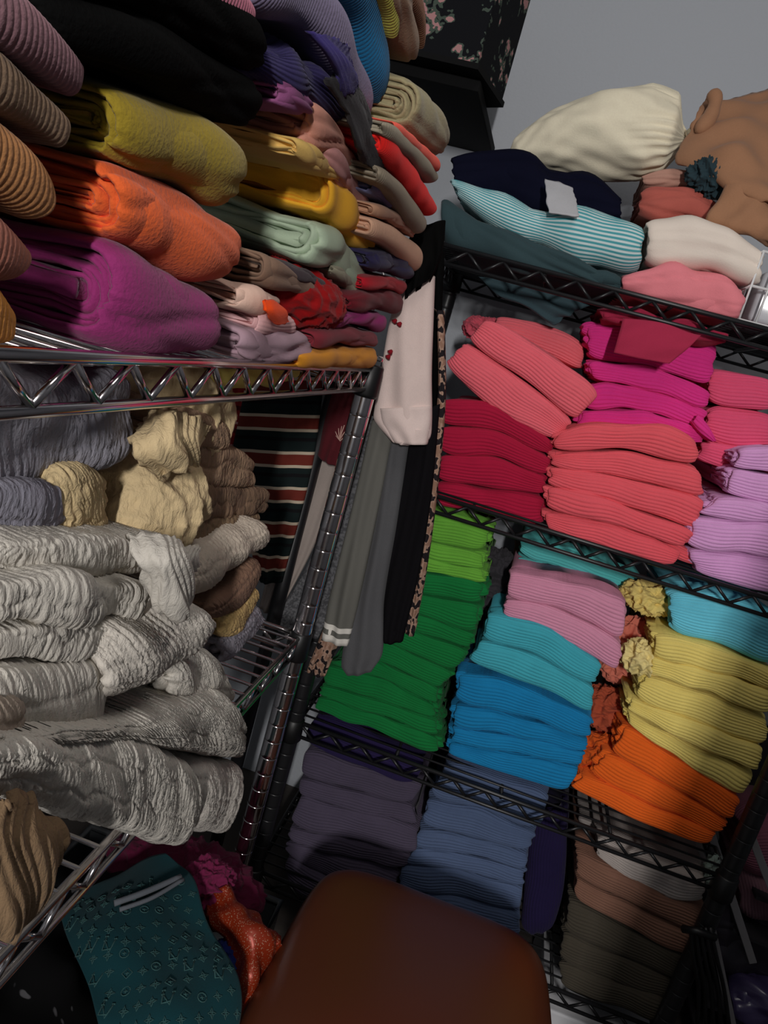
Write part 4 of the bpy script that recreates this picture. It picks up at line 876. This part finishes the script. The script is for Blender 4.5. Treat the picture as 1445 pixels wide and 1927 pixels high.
o = crumple('lace_cloth', P3(350, 1650, -.76), (.11, .06, .04), cloth((100, 20, 56), 1.5), amp=.006, wl=(.02, .06)); tag(o, 'dark pink lace cloth behind the monogram cloth', 'lace cloth')
o = crumple('lace_cloth', P3(392, 1660, -.71), (.028, .035, .022), cloth((130, 36, 80), 1.5), amp=.007, wl=(.015, .04)); tag(o, 'bright pink lace frill right of the dark pink lace', 'lace cloth')
def glitter():
    m, N, L, P = new_mat('glitter_tulle')
    tc = N.new('ShaderNodeTexCoord'); v = N.new('ShaderNodeTexVoronoi'); v.inputs['Scale'].default_value = 420; L.new(tc.outputs['Object'], v.inputs['Vector'])
    cr_ = N.new('ShaderNodeValToRGB'); e = cr_.color_ramp.elements; e[0].position = .18; e[0].color = (.5, .3, .2, 1); e[1].position = .3; e[1].color = (*alb((130, 40, 16), .8), 1)
    L.new(v.outputs['Distance'], cr_.inputs[0]); L.new(cr_.outputs[0], P.inputs['Base Color']); P.inputs['Roughness'].default_value = .4; P.inputs['Metallic'].default_value = .25
    return m
GLT = glitter()
o = sheet('glitter_tulle', [[P3(385, 1685, -.72), P3(420, 1675, -.70), P3(455, 1700, -.72)], [P3(400, 1740, -.72), P3(450, 1725, -.69), P3(490, 1745, -.73)], [P3(430, 1790, -.73), P3(480, 1780, -.70), P3(535, 1775, -.72)], [P3(440, 1840, -.75), P3(475, 1835, -.72), P3(515, 1815, -.76)], [P3(445, 1940, -.80), P3(475, 1935, -.77), P3(500, 1920, -.81)]], GLT, lump=.005, wl=(.03, .08), edge=.003, th=.003)
tag(o, 'orange glitter tulle hanging out of the plastic bin', 'tulle')
o = crumple('ribbed_scrap', P3(438, 1800, -.745), (.024, .035, .02), cloth((16, 28, 82), .7), amp=.003, wl=(.01, .03)); tag(o, 'navy blue ribbed cloth scrap between monogram cloth and tulle', 'cloth scrap')
BK = blotchy('black_lace', (9, 9, 10), (90, 90, 92), .6, 30, .30, .32)
o = sheet('black_cloth', [[P3(-120, 1720, -.62), P3(40, 1690, -.66), P3(230, 1640, -.76)], [P3(-140, 1850, -.62), P3(30, 1800, -.67), P3(190, 1770, -.76)], [P3(-160, 2050, -.64), P3(60, 2000, -.68), P3(240, 1990, -.76)]], BK, lump=.006, wl=(.06, .15), th=.004)
tag(o, 'black patterned cloth heaped left of the monogram cloth', 'cloth')
mb = MB(); c = np.array((-.47, .95, -.36)); mb.box((-.40, 1.02, -.455), (.05, .03, .09)); o = mb.build('white_box', plain('white_plastic', (120, 120, 122), .8, .4), bevel=.006)
tag(o, 'small whitish plastic device behind the chrome shelf corner', 'device')
o.location.z = CZ[1] - .1

# ------------------------------------------------------------------ lower right: neighbouring bin and cords
t = empty('storage_unit', (.62, 1.25, FLOOR), 'grey metal frame of a storage unit right of the black post', 'storage unit')
for p, q in ([(1345, 1590), (1400, 1760)], [(1340, 1750), (1372, 1900)], [(1420, 1590), (1470, 1720)]):
    a, b = np.array(aY(*p, 1.2)), np.array(aY(*q, 1.2)); mb = MB()
    dvec = _n(b - a); ax = np.array([0, 1.0, 0]); sd = np.cross(dvec, ax); R = np.stack([sd, ax, dvec], 1)
    mb.box((a + b) / 2, (.012, .006, np.linalg.norm(b - a) + .10), R); part(mb, 'bar', plain('grey_metal', (120, 118, 120), .8, .4, .0), t, smooth=False, bevel=.001)
DG = plain('dark_board', (38, 36, 40), 1, .7)
for z in (aY(1400, 1664, 1.24)[2] - .004, aY(1400, 1746, 1.24)[2] - .004, aY(1340, 1860, 1.26)[2] - .006, aY(1400, 1970, 1.22)[2] - .01):
    mb = MB(); mb.box((.70, 1.32, z), (.24, .20, .006)); part(mb, 'board', DG, t, smooth=False)
mb = MB(); mb.box((.70, 1.43, (FLOOR - .45) / 2), (.24, .01, -FLOOR - .45)); part(mb, 'back_panel', DG, t, smooth=False)
o = foldY('knit_cloth', 'mauve knit cloth above the grey frame bar at the right edge', 'knit cloth', [(1405, 1560), (1500, 1560)], [(1398, 1660), (1500, 1680)], 1.24, .14, cloth((110, 66, 80), .6), None, rib='along')
o = foldY('knit_cloth', 'dusky rose knit cloth folded behind the grey frame', 'knit cloth', [(1390, 1640), (1500, 1680)], [(1400, 1740), (1500, 1765)], 1.24, .14, cloth((96, 68, 76), .6), None, rib='around')
o = foldY('packed_cloth', 'dark plum cloth in clear wrap at the lower right', 'packed cloth', [(1330, 1700), (1500, 1760)], [(1340, 1850), (1500, 1880)], 1.26, .14, plain('wrapped_plum', (46, 42, 50), .7, .25), None, lump=.006)
o = foldY('packed_cloth', 'indigo cloth in clear wrap at the lower right corner', 'packed cloth', [(1380, 1860), (1500, 1880)], [(1380, 1960), (1500, 1980)], 1.22, .14, plain('wrapped_indigo', (58, 50, 82), .7, .25), None, lump=.006)
mb = MB()
for k in range(5):
    x = 1292 + k * 9; a = [aY(x + 8, 1745, 1.10), aY(x + 12 + k * 2, 1800, 1.095), aY(x + 22 + k * 3, 1860, 1.1), aY(x + 20 + k * 6, 1930, 1.1)]
    mb.tube(spline(a, 16), .0032, 8)
mb.tube([aY(1285, 1748, 1.1), aY(1310, 1752, 1.088), aY(1345, 1764, 1.1)], .006, 8)
o = mb.build('tied_cords', PLASTIC); tag(o, 'black cords tied around the black right post', 'cords')
o = crumple('cloth_corner', aY(1345, 1640, 1.16), (.012, .03, .02), cloth((125, 140, 132), .8), amp=.004, wl=(.02, .04)); tag(o, 'pale mint cloth corner behind the black post', 'cloth scrap')

mb = MB(); mb.box((.42, 1.25, FLOOR + .03), (.22, .22, .06)); o = mb.build('flat_box', plain('white_card', (215, 215, 218), 1, .5), bevel=.004, smooth=False)
tag(o, 'flat white box on the floor under the lowest black shelf', 'box')
